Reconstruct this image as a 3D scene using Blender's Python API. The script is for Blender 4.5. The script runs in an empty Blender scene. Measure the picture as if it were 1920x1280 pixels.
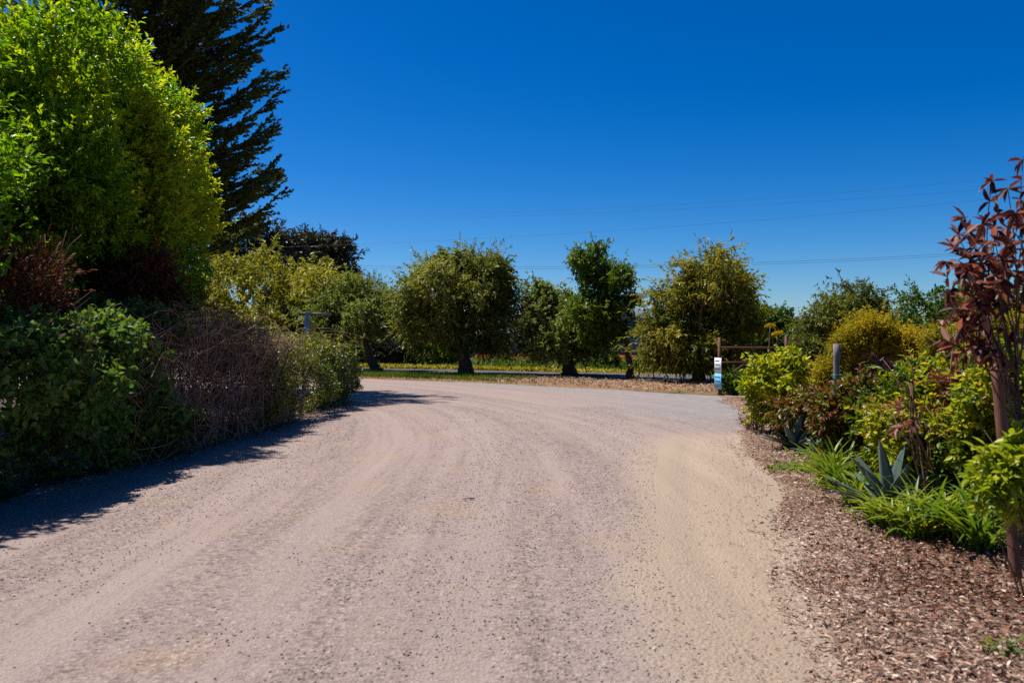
import bpy, math, random, zlib
import numpy as np

rng = np.random.default_rng(11)
random.seed(11)
scene = bpy.context.scene
COL = scene.collection
F, EYE, HZ = 1500.0, 1.6, 640.0      # focal length in photo pixels, eye height, horizon row


def wp(px, py, Y):
    return np.array([(px - 960.0) / F * Y, Y, EYE - (py - HZ) / F * Y])


def unit(a):
    return a / np.maximum(np.linalg.norm(a, axis=-1, keepdims=True), 1e-9)


def rdir(*shape):
    return unit(rng.normal(size=shape + (3,)))


UP = np.array([0.0, 0.0, 1.0])


def reseed(text):
    global rng
    rng = np.random.default_rng(zlib.crc32(text.encode()))


def vnoise(x, y, s, seed=0):
    """cheap smooth value noise"""
    x, y = np.asarray(x) * s + seed * 17.3, np.asarray(y) * s + seed * 9.1
    xi, yi = np.floor(x), np.floor(y)
    fx, fy = x - xi, y - yi
    fx, fy = fx * fx * (3 - 2 * fx), fy * fy * (3 - 2 * fy)

    def h(a, b):
        v = np.sin(a * 127.1 + b * 311.7 + seed * 74.7) * 43758.5453
        return v - np.floor(v)
    return (h(xi, yi) * (1 - fx) + h(xi + 1, yi) * fx) * (1 - fy) + (h(xi, yi + 1) * (1 - fx) + h(xi + 1, yi + 1) * fx) * fy


# ------------------------------------------------------------------ mesh building


class MB:
    def __init__(self):
        self.v, self.t, self.f, self.n = [], [], {}, 0

    def add(self, v, faces, tone=0.5):
        v = np.asarray(v, float).reshape(-1, 3)
        t = np.broadcast_to(np.asarray(tone, float), (len(v),))
        for f in faces:
            f = np.asarray(f, int)
            self.f.setdefault(f.shape[1], []).append(f + self.n)
        self.v.append(v)
        self.t.append(t)
        self.n += len(v)

    def build(self, name, mat, parent=None, smooth=False):
        me = bpy.data.meshes.new(name)
        V = np.concatenate(self.v)
        loops, starts, k0 = [], [], 0
        for k, fl in self.f.items():
            f = np.concatenate(fl)
            loops.append(f.ravel())
            starts.append(k0 + np.arange(len(f)) * k)
            k0 += f.size
        loops = np.concatenate(loops)
        starts = np.concatenate(starts)
        me.vertices.add(len(V))
        me.vertices.foreach_set('co', V.ravel())
        me.loops.add(len(loops))
        me.loops.foreach_set('vertex_index', loops.astype(np.int32))
        me.polygons.add(len(starts))
        me.polygons.foreach_set('loop_start', starts.astype(np.int32))
        if smooth:
            me.polygons.foreach_set('use_smooth', np.ones(len(starts), bool))
        a = me.attributes.new('tone', 'FLOAT', 'POINT')
        a.data.foreach_set('value', np.concatenate(self.t).astype(np.float32))
        me.update(calc_edges=True)
        me.validate()
        me.materials.append(mat)
        o = bpy.data.objects.new(name, me)
        COL.objects.link(o)
        if parent is not None:
            o.parent = parent
            o.matrix_parent_inverse = parent_inverse(parent)
        return o


def parent_inverse(p):
    from mathutils import Matrix
    return Matrix.Translation(p.location).inverted()


def tag(o, label=None, cat=None, group=None, kind=None):
    if label:
        o['label'] = label
    if cat:
        o['category'] = cat
    if group:
        o['group'] = group
    if kind:
        o['kind'] = kind
    return o


def thing(name, label, cat, loc, group=None):
    o = bpy.data.objects.new(name, None)
    COL.objects.link(o)
    o.empty_display_size = 0.2
    o.location = [float(c) for c in loc]
    return tag(o, label, cat, group)


def tube(mb, pts, rad, sides=6, tone=0.5, cap=True):
    P = np.asarray(pts, float)
    n = len(P)
    R = np.broadcast_to(np.asarray(rad, float), (n,))
    T = unit(np.gradient(P, axis=0))
    ref = np.array([0.31, 0.95, 0.05]) if abs(T[0][2]) > .8 else UP
    A = unit(np.cross(T, ref))
    B = np.cross(T, A)
    ang = np.arange(sides) / sides * 2 * math.pi
    ring = P[:, None] + R[:, None, None] * (np.cos(ang)[None, :, None] * A[:, None] + np.sin(ang)[None, :, None] * B[:, None])
    i = np.arange(n - 1)[:, None] * sides
    j = np.arange(sides)[None]
    j2 = (j + 1) % sides
    q = np.stack([i + j, i + j2, i + sides + j2, i + sides + j], -1).reshape(-1, 4)
    faces = [q]
    if cap:
        faces += [np.arange(sides)[::-1][None], ((n - 1) * sides + np.arange(sides))[None]]
    mb.add(ring.reshape(-1, 3), faces, tone)


def curve(p0, p1, n=6, bend=0.15, sag=0.0):
    p0, p1 = np.asarray(p0, float), np.asarray(p1, float)
    L = np.linalg.norm(p1 - p0)
    u = np.linspace(0, 1, n)[:, None]
    off = rng.normal(size=3) * bend * L
    off2 = rng.normal(size=3) * bend * .4 * L
    return p0 + (p1 - p0) * u + np.sin(u * math.pi) * off + np.sin(u * 2 * math.pi) * off2 + np.array([0, 0, -sag * L]) * np.sin(u * math.pi)


def box(mb, c, s, rz=0.0, tone=0.5, bev=0.0):
    c, s = np.asarray(c, float), np.asarray(s, float) / 2
    if bev > 0:
        x, y = s[0], s[1]
        prof = [(-x + bev, -y), (x - bev, -y), (x, -y + bev), (x, y - bev), (x - bev, y), (-x + bev, y), (-x, y - bev), (-x, -y + bev)]
        v = [(p[0], p[1], -s[2]) for p in prof] + [(p[0], p[1], s[2]) for p in prof]
        n = 8
        f4 = [[i, (i + 1) % n, n + (i + 1) % n, n + i] for i in range(n)]
        faces = [np.array(f4), np.array([list(range(n))[::-1], [n + i for i in range(n)]])]
    else:
        v = [(i * s[0], j * s[1], k * s[2]) for i in (-1, 1) for j in (-1, 1) for k in (-1, 1)]
        faces = [np.array([[0, 1, 3, 2], [4, 6, 7, 5], [0, 4, 5, 1], [2, 3, 7, 6], [0, 2, 6, 4], [1, 5, 7, 3]])]
    v = np.array(v)
    ca, sa = math.cos(rz), math.sin(rz)
    v = np.stack([v[:, 0] * ca - v[:, 1] * sa, v[:, 0] * sa + v[:, 1] * ca, v[:, 2]], -1) + c
    mb.add(v, faces, tone)


LEAF = {
    'quad': (np.array([[0, 0, 0], [.45, .5, .07], [1, 0, -.08], [.45, -.5, .07]]), [[0, 1, 2, 3]]),
    'leaf': (np.array([[0, 0, 0], [.26, .40, .07], [.62, .40, .02], [1, 0, -.16], [.62, -.40, .02], [.26, -.40, .07]]),
             [[0, 3, 2, 1], [0, 5, 4, 3]]),
    'blade': (np.array([[0, .4, 0], [.5, .5, .1], [1, .0, -.02], [.5, -.5, .1], [0, -.4, 0]]), [[0, 1, 2, 3, 4]]),
}


def leaves(mb, P, D, N, L, W, tone, shape='quad'):
    t, fc = LEAF[shape]
    n = len(P)
    D = unit(D)
    S = unit(np.cross(N, D))
    N2 = np.cross(D, S)
    L = np.broadcast_to(L, (n,))[:, None, None]
    W = np.broadcast_to(W, (n,))[:, None, None]
    V = P[:, None] + L * t[None, :, 0:1] * D[:, None] + W * t[None, :, 1:2] * S[:, None] + L * t[None, :, 2:3] * N2[:, None]
    m = len(t)
    idx = np.arange(n)[:, None, None] * m + np.array(fc)[None]
    mb.add(V.reshape(-1, 3), [idx.reshape(-1, len(fc[0]))], np.repeat(np.broadcast_to(tone, (n,)), m))


def sprigs(mb, P, A, k, slen, L, W, tone, shape='quad', spread=.7, droop=0.0, upn=.8, tvar=.12, lvar=.3):
    """k leaves along each short twig: P base, A axis, tone per twig."""
    n = len(P)
    u = rng.random((n, k, 1))
    sl = slen * (.6 + .8 * rng.random((n, 1, 1)))
    dr = np.array([0, 0, -droop]) * u * sl
    base = P[:, None] + A[:, None] * sl * u + dr
    D = unit(A[:, None] * (1 - spread) + rdir(n, k) * spread + np.array([0, 0, -droop]))
    N = unit(UP * upn + rdir(n, k) * .75)
    LL = L * (1 + lvar * (rng.random(n * k) * 2 - 1))
    tn = np.clip(np.repeat(tone, k) + tvar * rng.normal(size=n * k), 0, 1)
    leaves(mb, base.reshape(-1, 3), D.reshape(-1, 3), N.reshape(-1, 3), LL, LL * (W / L), tn, shape)


def px_blobs(circles, Y, sub=5, depth=1.0, srad=.5, pull=.62, dy=0.0):
    """clump spheres from crown lobes given as (px, py, r px) at distance Y; each lobe becomes several clumps spread in all three axes."""
    B = []
    for (px, py, r) in circles:
        R = r / F * Y
        c = wp(px, py, Y) + np.array([0, dy + rng.normal() * R * .5 * depth, 0])
        B.append(np.r_[c, [R * .62] * 3])
        for _ in range(sub):
            d = rdir() * np.array([1, depth, 1])
            rr = R * srad * (.7 + .6 * rng.random())
            B.append(np.r_[c + d * R * pull, rr, rr, rr * .85])
    return np.array(B)


def fill_round(B, n, rmin=.4):
    """rounds a crown out: extra clumps in front of and behind the row of lobes."""
    c = B[:, :3].mean(0)
    ext = (B[:, :3].max(0) - B[:, :3].min(0)) / 2
    w = max(ext[0], .5)
    out = []
    for _ in range(n):
        d = rdir()
        rr = w * rmin * (.6 + .5 * rng.random())
        out.append(np.r_[c + d * np.array([w * .7, w * .9, ext[2] * .7]), rr, rr, rr])
    return np.vstack([B, np.array(out)])


def sample(B, n, shell=.5, power=2.0):
    r = B[:, 3:6]
    w = r.mean(1) ** power
    i = rng.choice(len(B), n, p=w / w.sum())
    d = rdir(n)
    rad = shell + (1.08 - shell) * rng.random((n, 1)) ** .7
    return B[i, :3] + d * r[i] * rad, d, i


def crown(B, n, k, slen, L, W, shape='quad', spread=.7, droop=0.0, upn=.8, tone=(.25, .75), tvar=.12, axis_up=.2, shell=.5, zmin=.03, gaps=0, wisps=0, wlen=2.4, wup=-9., wtone=.1):
    mb = MB()
    P, A, i = sample(B, n, shell)
    tb = tone[0] + (tone[1] - tone[0]) * rng.random(len(B))
    A = unit(A + np.array([0, 0, axis_up - droop]) + .35 * rng.normal(size=A.shape))
    tn = np.clip(tb[i] + .10 * rng.normal(size=n), 0, 1)
    ok = P[:, 2] > zmin
    if gaps > 0:
        fq = 2.4 / max(np.ptp(B[:, 0]) / 3, .4)
        nv = vnoise(P[:, 0] + .6 * P[:, 1], P[:, 2] - .3 * P[:, 1], fq, 61) * .6 + vnoise(P[:, 0] - .7 * P[:, 1], P[:, 2] + .4 * P[:, 0], fq * 2.3, 62) * .4
        ok &= nv > gaps
    sprigs(mb, P[ok], A[ok], k, slen, L, W, tn[ok], shape, spread, droop, upn, tvar)
    if wisps:                      # young shoots outside the outline; wtone lightens them, with wup painting a sunlit side
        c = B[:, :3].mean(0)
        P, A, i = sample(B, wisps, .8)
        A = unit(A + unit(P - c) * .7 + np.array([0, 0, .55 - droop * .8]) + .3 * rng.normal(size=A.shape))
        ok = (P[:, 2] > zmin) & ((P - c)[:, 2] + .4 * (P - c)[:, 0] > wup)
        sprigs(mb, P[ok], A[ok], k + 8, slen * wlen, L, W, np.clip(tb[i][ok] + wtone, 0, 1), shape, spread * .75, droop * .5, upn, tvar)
    return mb


# ------------------------------------------------------------------ materials


def mat_new(name):
    m = bpy.data.materials.new(name)
    m.use_nodes = True
    nt = m.node_tree
    for n in list(nt.nodes):
        nt.nodes.remove(n)
    out = nt.nodes.new('ShaderNodeOutputMaterial')
    return m, nt, out


def ramp(nt, cols, interp='LINEAR'):
    r = nt.nodes.new('ShaderNodeValToRGB')
    r.color_ramp.interpolation = interp
    e = r.color_ramp.elements
    while len(e) > 1:
        e.remove(e[-1])
    e[0].position, e[0].color = cols[0][0], (*cols[0][1], 1)
    for p, c in cols[1:]:
        x = e.new(p)
        x.color = (*c, 1)
    return r


def leaf_mat(name, cols, transl=.35, rough=.45, spec=.35, tint=(1.25, 1.2, .5)):
    m, nt, out = mat_new(name)
    L = nt.links.new
    at = nt.nodes.new('ShaderNodeAttribute')
    at.attribute_name = 'tone'
    n = len(cols)
    r = ramp(nt, [(i / (n - 1), c) for i, c in enumerate(cols)])
    L(at.outputs['Fac'], r.inputs[0])
    p = nt.nodes.new('ShaderNodeBsdfPrincipled')
    p.inputs['Roughness'].default_value = rough
    p.inputs['Specular IOR Level'].default_value = spec
    L(r.outputs[0], p.inputs['Base Color'])
    mul = nt.nodes.new('ShaderNodeMix')
    mul.data_type, mul.blend_type = 'RGBA', 'MULTIPLY'
    mul.inputs[0].default_value = 1
    L(r.outputs[0], mul.inputs[6])
    mul.inputs[7].default_value = (*tint, 1)
    tr = nt.nodes.new('ShaderNodeBsdfTranslucent')
    L(mul.outputs[2], tr.inputs['Color'])
    mx = nt.nodes.new('ShaderNodeMixShader')
    mx.inputs[0].default_value = transl
    L(p.outputs[0], mx.inputs[1])
    L(tr.outputs[0], mx.inputs[2])
    L(mx.outputs[0], out.inputs[0])
    return m


def solid_mat(name, c1, c2, scale=8.0, rough=.8, bump=.3, metallic=0.0, stretch=(1, 1, 1), detail=6, dist=.02):
    m, nt, out = mat_new(name)
    L = nt.links.new
    tc = nt.nodes.new('ShaderNodeTexCoord')
    mp = nt.nodes.new('ShaderNodeMapping')
    mp.inputs['Scale'].default_value = stretch
    L(tc.outputs['Object'], mp.inputs[0])
    nz = nt.nodes.new('ShaderNodeTexNoise')
    nz.inputs['Scale'].default_value = scale
    nz.inputs['Detail'].default_value = detail
    nz.inputs['Roughness'].default_value = .65
    L(mp.outputs[0], nz.inputs[0])
    r = ramp(nt, [(.3, c1), (.7, c2)])
    L(nz.outputs[0], r.inputs[0])
    p = nt.nodes.new('ShaderNodeBsdfPrincipled')
    p.inputs['Roughness'].default_value = rough
    p.inputs['Metallic'].default_value = metallic
    L(r.outputs[0], p.inputs['Base Color'])
    if bump:
        b = nt.nodes.new('ShaderNodeBump')
        b.inputs['Strength'].default_value = bump
        b.inputs['Distance'].default_value = dist
        L(nz.outputs[0], b.inputs['Height'])
        L(b.outputs[0], p.inputs['Normal'])
    L(p.outputs[0], out.inputs[0])
    return m


def tone_mat(name, cols, rough=.85):
    m, nt, out = mat_new(name)
    at = nt.nodes.new('ShaderNodeAttribute')
    at.attribute_name = 'tone'
    n = len(cols)
    r = ramp(nt, [(i / (n - 1), c) for i, c in enumerate(cols)])
    nt.links.new(at.outputs['Fac'], r.inputs[0])
    p = nt.nodes.new('ShaderNodeBsdfPrincipled')
    p.inputs['Roughness'].default_value = rough
    p.inputs['Specular IOR Level'].default_value = .25
    nt.links.new(r.outputs[0], p.inputs['Base Color'])
    nt.links.new(p.outputs[0], out.inputs[0])
    return m


BARK = solid_mat('bark', (.035, .022, .014), (.12, .08, .055), 14, .9, .9, stretch=(1, 1, .25), dist=.04)
BARK_RED = solid_mat('red bark', (.05, .024, .016), (.16, .075, .045), 12, .9, .9, stretch=(1, 1, .25), dist=.04)
BARK_PALE = solid_mat('pale bark', (.16, .12, .09), (.36, .29, .23), 10, .85, .6, stretch=(1, 1, .3))
TWIG = tone_mat('dry twig', [(.05, .03, .018), (.19, .105, .065), (.38, .25, .165)])
M_TREE = leaf_mat('glossy yellow green leaf', [(.075, .16, .007), (.21, .34, .009), (.52, .50, .016)], .5, .42, .4, (1.15, 1.3, .35))
M_CYP = leaf_mat('cypress foliage', [(.04, .058, .014), (.08, .105, .022), (.17, .18, .035)], .35, .6, .2)
M_BRAM = leaf_mat('bramble leaf', [(.06, .05, .022), (.065, .145, .03), (.14, .24, .04), (.26, .28, .06)], .4, .55, .25)
M_HEDGE = leaf_mat('small hedge leaf', [(.05, .08, .012), (.12, .155, .022), (.27, .26, .035)], .35, .35, .5)
M_RUSSET = leaf_mat('dead russet leaf', [(.045, .016, .010), (.12, .042, .022), (.24, .09, .04)], .2, .7, .15, (1.1, .9, .6))
M_PEP = leaf_mat('pepper leaf', [(.07, .09, .014), (.145, .17, .026), (.28, .28, .055)], .42, .5, .3)
M_PEPG = leaf_mat('green leaf far', [(.028, .06, .006), (.075, .14, .010), (.18, .25, .02)], .42, .45, .35)
M_PEPA = leaf_mat('grey green leaf far', [(.065, .095, .020), (.14, .18, .040), (.27, .31, .08)], .38, .5, .3)
M_PEPY = leaf_mat('golden pepper leaf', [(.065, .085, .010), (.17, .175, .016), (.36, .30, .03)], .45, .5, .3)
M_WILL = leaf_mat('yellow willow leaf', [(.11, .12, .010), (.24, .24, .02), (.42, .38, .045)], .42, .5, .3)
M_EUC = leaf_mat('eucalyptus leaf', [(.018, .020, .012), (.038, .042, .022), (.09, .085, .05)], .15, .5, .3)
M_OLIVE = leaf_mat('olive shrub leaf', [(.04, .06, .010), (.10, .12, .018), (.21, .22, .03)], .4, .5, .3)
M_FEN = leaf_mat('fennel flower and thread leaf', [(.11, .125, .008), (.29, .25, .010), (.48, .35, .012)], .4, .6, .2, (1.2, 1.1, .4))
M_LIME = leaf_mat('lime green leaf', [(.10, .17, .010), (.22, .30, .014), (.42, .45, .025)], .45, .4, .35)
M_YG = leaf_mat('yellow green leaf', [(.09, .15, .008), (.23, .29, .010), (.46, .45, .016)], .5, .42, .35)
M_YGM = leaf_mat('yellow green leaf with a few coppery ones', [(.045, .075, .008), (.12, .18, .010), (.24, .30, .012), (.46, .44, .018), (.34, .16, .05)], .48, .42, .35)
M_BRZ = leaf_mat('bronze leaf', [(.028, .008, .012), (.075, .018, .020), (.15, .05, .036), (.34, .17, .13)], .32, .55, .25, (1.3, .8, .5))
M_MIX = leaf_mat('green leaf with red new growth', [(.05, .10, .010), (.14, .18, .014), (.20, .16, .02), (.22, .05, .025), (.09, .02, .02)], .36, .4, .4, (1.2, 1.0, .5))
M_PURP = leaf_mat('purple leaf', [(.02, .008, .012), (.05, .015, .02), (.14, .045, .05)], .2, .35, .5, (1.2, .8, .7))
M_LILY = leaf_mat('daylily blade', [(.05, .12, .010), (.14, .22, .014), (.36, .36, .03)], .42, .4, .35)
M_AGAVE = leaf_mat('agave leaf', [(.045, .075, .07), (.085, .13, .12), (.15, .20, .18)], .05, .5, .35, (1, 1, 1))
M_GRASS = leaf_mat('verge grass', [(.04, .08, .008), (.09, .15, .015), (.20, .22, .03)], .3, .5, .2)
M_YFLOW = leaf_mat('yellow meadow flower', [(.10, .13, .015), (.25, .23, .012), (.42, .33, .015)], .25, .6, .2)
M_POPPY = leaf_mat('orange poppy', [(.10, .12, .02), (.40, .11, .012), (.55, .16, .012)], .25, .6, .2, (1.1, .8, .4))
M_CHIP = tone_mat('wood chip', [(.06, .032, .024), (.20, .105, .075), (.34, .225, .165), (.58, .455, .365)])
M_STONE = tone_mat('gravel stone', [(.11, .088, .078), (.18, .14, .124), (.24, .188, .168), (.38, .33, .30)])
M_RUST = solid_mat('rusty pipe', (.06, .016, .012), (.15, .045, .028), 20, .75, .3)
M_STAKE = solid_mat('brown painted stake', (.10, .038, .022), (.20, .082, .048), 18, .7, .3, stretch=(1, 1, .3))
M_WOODG = solid_mat('weathered grey wood', (.085, .075, .078), (.22, .20, .205), 16, .85, .6, stretch=(1, 1, .12))
M_GALV = solid_mat('galvanised blue grey steel', (.22, .27, .32), (.36, .42, .47), 14, .45, .1, metallic=.35)
M_WIRE = solid_mat('old fence wire', (.12, .09, .08), (.28, .22, .19), 30, .6, .0, metallic=.3)
M_CABLE = solid_mat('power cable', (.03, .035, .04), (.05, .055, .06), 3, .6, 0)
M_TIE = solid_mat('teal tie tape', (.01, .20, .20), (.02, .30, .29), 20, .5, 0)
M_WHITE = solid_mat('white sign board', (.62, .63, .64), (.74, .74, .74), 9, .5, 0)
M_BLUE = solid_mat('blue sign board', (.10, .40, .62), (.14, .47, .70), 9, .5, 0)
M_INK = solid_mat('dark sign lettering', (.03, .05, .08), (.05, .08, .11), 9, .6, 0)
M_WALL = solid_mat('blue grey painted boards', (.10, .15, .19), (.15, .20, .25), 3, .8, .2, stretch=(.2, 1, 8))
M_ROOF = solid_mat('grey shingle roof', (.14, .14, .15), (.26, .26, .27), 10, .9, .4)
M_TRIM = solid_mat('white trim', (.6, .62, .66), (.72, .73, .75), 5, .6, 0)
M_GLASS = solid_mat('dark pane', (.02, .035, .06), (.04, .06, .09), 2, .15, 0)
M_RED = solid_mat('faded red paint', (.32, .07, .08), (.45, .13, .13), 8, .7, .1)
M_SOILC = solid_mat('thicket inside soil', (.02, .014, .01), (.05, .035, .025), 8, .95, .6)


def ground_mat(name, stops, scale, scale2=40., bump=.5, dist=.03, speck=.5, rough=.95):
    m, nt, out = mat_new(name)
    L = nt.links.new
    tc = nt.nodes.new('ShaderNodeTexCoord')
    a = nt.nodes.new('ShaderNodeTexNoise')
    a.inputs['Scale'].default_value, a.inputs['Detail'].default_value = scale, 8
    b = nt.nodes.new('ShaderNodeTexNoise')
    b.inputs['Scale'].default_value, b.inputs['Detail'].default_value = scale2, 6
    b.inputs['Roughness'].default_value = .75
    L(tc.outputs['Object'], a.inputs[0])
    L(tc.outputs['Object'], b.inputs[0])
    r = ramp(nt, stops)
    L(a.outputs[0], r.inputs[0])
    r2 = ramp(nt, [(.3, (1 - speck,) * 3), (.7, (1 + speck * .5,) * 3)])
    L(b.outputs[0], r2.inputs[0])
    mx = nt.nodes.new('ShaderNodeMix')
    mx.data_type, mx.blend_type = 'RGBA', 'MULTIPLY'
    mx.inputs[0].default_value = 1
    L(r.outputs[0], mx.inputs[6])
    L(r2.outputs[0], mx.inputs[7])
    p = nt.nodes.new('ShaderNodeBsdfPrincipled')
    p.inputs['Roughness'].default_value = rough
    p.inputs['Specular IOR Level'].default_value = .15
    L(mx.outputs[2], p.inputs['Base Color'])
    bp = nt.nodes.new('ShaderNodeBump')
    bp.inputs['Strength'].default_value, bp.inputs['Distance'].default_value = bump, dist
    L(b.outputs[0], bp.inputs['Height'])
    L(bp.outputs[0], p.inputs['Normal'])
    L(p.outputs[0], out.inputs[0])
    return m


M_FIELD = ground_mat('dry field', [(.35, (.10, .075, .04)), (.5, (.16, .12, .06)), (.62, (.07, .10, .025)), (.75, (.05, .09, .02))], .25, 6, .6)
M_VERGE = ground_mat('verge soil and litter', [(.35, (.30, .17, .09)), (.55, (.20, .12, .06)), (.66, (.07, .085, .02))], .35, 25, .8)
M_BED = ground_mat('mulch bed', [(.35, (.19, .11, .078)), (.5, (.29, .185, .13)), (.68, (.40, .28, .21))], 1.1, 55, 1.0, .03, .6)
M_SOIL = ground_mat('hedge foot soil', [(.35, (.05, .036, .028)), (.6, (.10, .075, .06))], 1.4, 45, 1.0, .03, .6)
M_STREET = ground_mat('street asphalt', [(.35, (.075, .075, .085)), (.65, (.11, .11, .12))], .6, 80, .3, .01, .35)


def road_mat():
    m, nt, out = mat_new('pinkish gravel')
    N, L = nt.nodes.new, nt.links.new

    def noise(vec, scale, detail=5, rough=.6):
        n = N('ShaderNodeTexNoise')
        n.inputs['Scale'].default_value, n.inputs['Detail'].default_value = scale, detail
        n.inputs['Roughness'].default_value = rough
        L(vec, n.inputs[0])
        return n.outputs[0]

    def mix(fac, a, b, blend='MIX'):
        x = N('ShaderNodeMix')
        x.data_type, x.blend_type = 'RGBA', blend
        for s, v in ((0, fac), (6, a), (7, b)):
            if isinstance(v, (int, float)):
                x.inputs[s].default_value = v
            elif isinstance(v, tuple):
                x.inputs[s].default_value = (*v, 1)
            else:
                L(v, x.inputs[s])
        return x.outputs[2]

    def rmp(v, *stops):
        r = ramp(nt, [(p, (c,) * 3 if isinstance(c, (int, float)) else c) for p, c in stops])
        L(v, r.inputs[0])
        return r.outputs[0]

    def attr(nm):
        a = N('ShaderNodeAttribute')
        a.attribute_name = nm
        return a.outputs['Fac']

    tc = N('ShaderNodeTexCoord')
    obj = tc.outputs['Object']
    uvm = N('ShaderNodeMapping')
    uvm.inputs['Scale'].default_value = (.10, 1.5, 1)
    L(tc.outputs['UV'], uvm.inputs[0])
    streak = noise(uvm.outputs[0], 1.0, 4, .55)
    uv2 = N('ShaderNodeMapping')
    uv2.inputs['Scale'].default_value = (.35, 7, 1)
    L(tc.outputs['UV'], uv2.inputs[0])
    streak2 = noise(uv2.outputs[0], 1.0, 5, .65)
    patch = noise(obj, .9, 5)
    fine = noise(obj, 95, 8, .9)
    vor = N('ShaderNodeTexVoronoi')
    vor.inputs['Scale'].default_value = 42
    L(obj, vor.inputs[0])
    sep = N('ShaderNodeSeparateColor')
    L(vor.outputs['Color'], sep.inputs[0])
    peb = rmp(sep.outputs[0], (0, .55), (.2, .76), (.42, .97), (.85, 1.05), (1, 1.4))
    col = rmp(streak, (.32, (.216, .163, .144)), (.5, (.247, .188, .168)), (.68, (.279, .215, .192)))
    col = mix(rmp(streak2, (.42, 0.), (.66, .45)), col, (.292, .228, .203))
    col = mix(rmp(streak2, (.33, .35), (.45, 0.)), col, (.187, .139, .123))
    col = mix(rmp(patch, (.56, 0.), (.70, .6)), col, (.284, .201, .138))          # patches of bare tan earth
    loose = rmp(streak, (.42, 1.), (.60, .2))
    colp = mix(loose, col, mix(1., col, peb, 'MULTIPLY'))
    # bare sandy track on the right
    sandn = rmp(noise(uvm.outputs[0], .9, 6), (.35, (.262, .20, .148)), (.65, (.33, .258, .195)))
    col2 = mix(attr('sand'), colp, sandn)
    # worn asphalt apron
    gn = rmp(noise(obj, 3, 6), (.35, (.17, .16, .16)), (.65, (.225, .215, .21)))
    col3 = mix(attr('grey'), col2, gn)
    f2 = rmp(fine, (.34, .45), (.48, 1.0), (.68, 1.35))
    fin = mix(1., col3, f2, 'MULTIPLY')
    p = N('ShaderNodeBsdfPrincipled')
    p.inputs['Roughness'].default_value = .95
    p.inputs['Specular IOR Level'].default_value = .12
    L(fin, p.inputs['Base Color'])
    b = N('ShaderNodeBump')
    b.inputs['Strength'].default_value, b.inputs['Distance'].default_value = .6, .010
    L(fine, b.inputs['Height'])
    b2 = N('ShaderNodeBump')
    b2.inputs['Strength'].default_value, b2.inputs['Distance'].default_value = .5, .02
    L(vor.outputs['Distance'], b2.inputs['Height'])
    L(b.outputs[0], b2.inputs['Normal'])
    L(b2.outputs[0], p.inputs['Normal'])
    L(p.outputs[0], out.inputs[0])
    return m


# ------------------------------------------------------------------ ground, roads


def sstep(a, b, x):
    t = np.clip((x - a) / (b - a), 0, 1)
    return t * t * (3 - 2 * t)


def sheet(name, xs, ys, zfun, mat, attrs=None, uv=None, mask=None):
    X, Y = np.meshgrid(xs, ys)
    Z = zfun(X, Y)
    nx, ny = len(xs), len(ys)
    i = (np.arange(ny - 1)[:, None] * nx + np.arange(nx - 1)[None])
    q = np.stack([i, i + 1, i + nx + 1, i + nx], -1).reshape(-1, 4)
    if mask is not None:
        Mk = mask(X, Y).ravel()
        q = q[Mk[q].any(1)]
    used = np.unique(q)
    remap = np.zeros(nx * ny, int)
    remap[used] = np.arange(len(used))
    mb = MB()
    mb.add(np.stack([X, Y, Z], -1).reshape(-1, 3)[used], [remap[q]])
    o = mb.build(name, mat, smooth=True)
    me = o.data
    for k, f in (attrs or {}).items():
        a = me.attributes.new(k, 'FLOAT', 'POINT')
        a.data.foreach_set('value', f(X, Y).ravel()[used].astype(np.float32))
    if uv:
        U, Vv = uv(X, Y)
        uvs = np.stack([U, Vv], -1).reshape(-1, 2)[used]
        li = np.zeros(len(me.loops), np.int32)
        me.loops.foreach_get('vertex_index', li)
        l = me.uv_layers.new(name='UVMap')
        l.data.foreach_set('uv', uvs[li].ravel().astype(np.float32))
    tag(o, kind='structure')
    return o


# ground lines read off the photo
VL = np.array([(-40, 55.), (-20, 43.), (-7.5, 35.), (-1.2, 30.8), (2.5, 27.3), (6.0, 23.6), (7.5, 22.0)])   # far edge of the gravel
def verge_y(x): return np.interp(x, VL[:, 0], VL[:, 1])
def street_y(x): return 36.0 - .595 * np.asarray(x)              # near edge of the street
BE = np.array([(-4., -.6), (1., .55), (3.0, 1.25), (3.75, 1.5), (5., 1.86), (6.67, 2.27), (8.5, 2.9), (10, 3.25), (12, 3.75), (14.3, 4.25),
               (16, 4.75), (18, 5.2), (20, 5.7), (23.5, 6.2), (40, 6.4)])
def bed_x(y): return np.interp(y, BE[:, 0], BE[:, 1]) - np.interp(y, [3, 6, 9, 14, 18], [-.02, .06, .22, .30, .2]) + (vnoise(y, 0 * np.asarray(y), 1.3, 3) - .5) * .28
HX = np.array([(-4, -5.6), (5, -5.3), (7.7, -5.05), (10, -4.85), (13.7, -4.5), (20, -4.35), (21.5, -4.6), (22.5, -6.), (23, -9), (60, -60)])
def hedge_x(y): return np.interp(y, HX[:, 0], HX[:, 1])

m_road = road_mat()


def road_z(x, y):
    t = x + .02 * np.maximum(0, y - 10) ** 2
    tr = np.interp(y, [2, 4, 6, 9, 12, 14.2], [1.15, 1.25, 1.42, 2.0, 2.65, 3.3])
    rut = np.exp(-((x - tr) / .16) ** 2) + np.exp(-((x - tr + 1.55) / .17) ** 2) * .7
    rut = rut * sstep(2, 4, y) * sstep(14.5, 12, y)
    return -.022 * rut + .016 * (vnoise(t, y * .08, 1.2, 1) - .5) + .005 * (vnoise(t, y * .1, 4.2, 2) - .5) + .02 * (vnoise(x, y, .4, 5) - .5)


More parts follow.
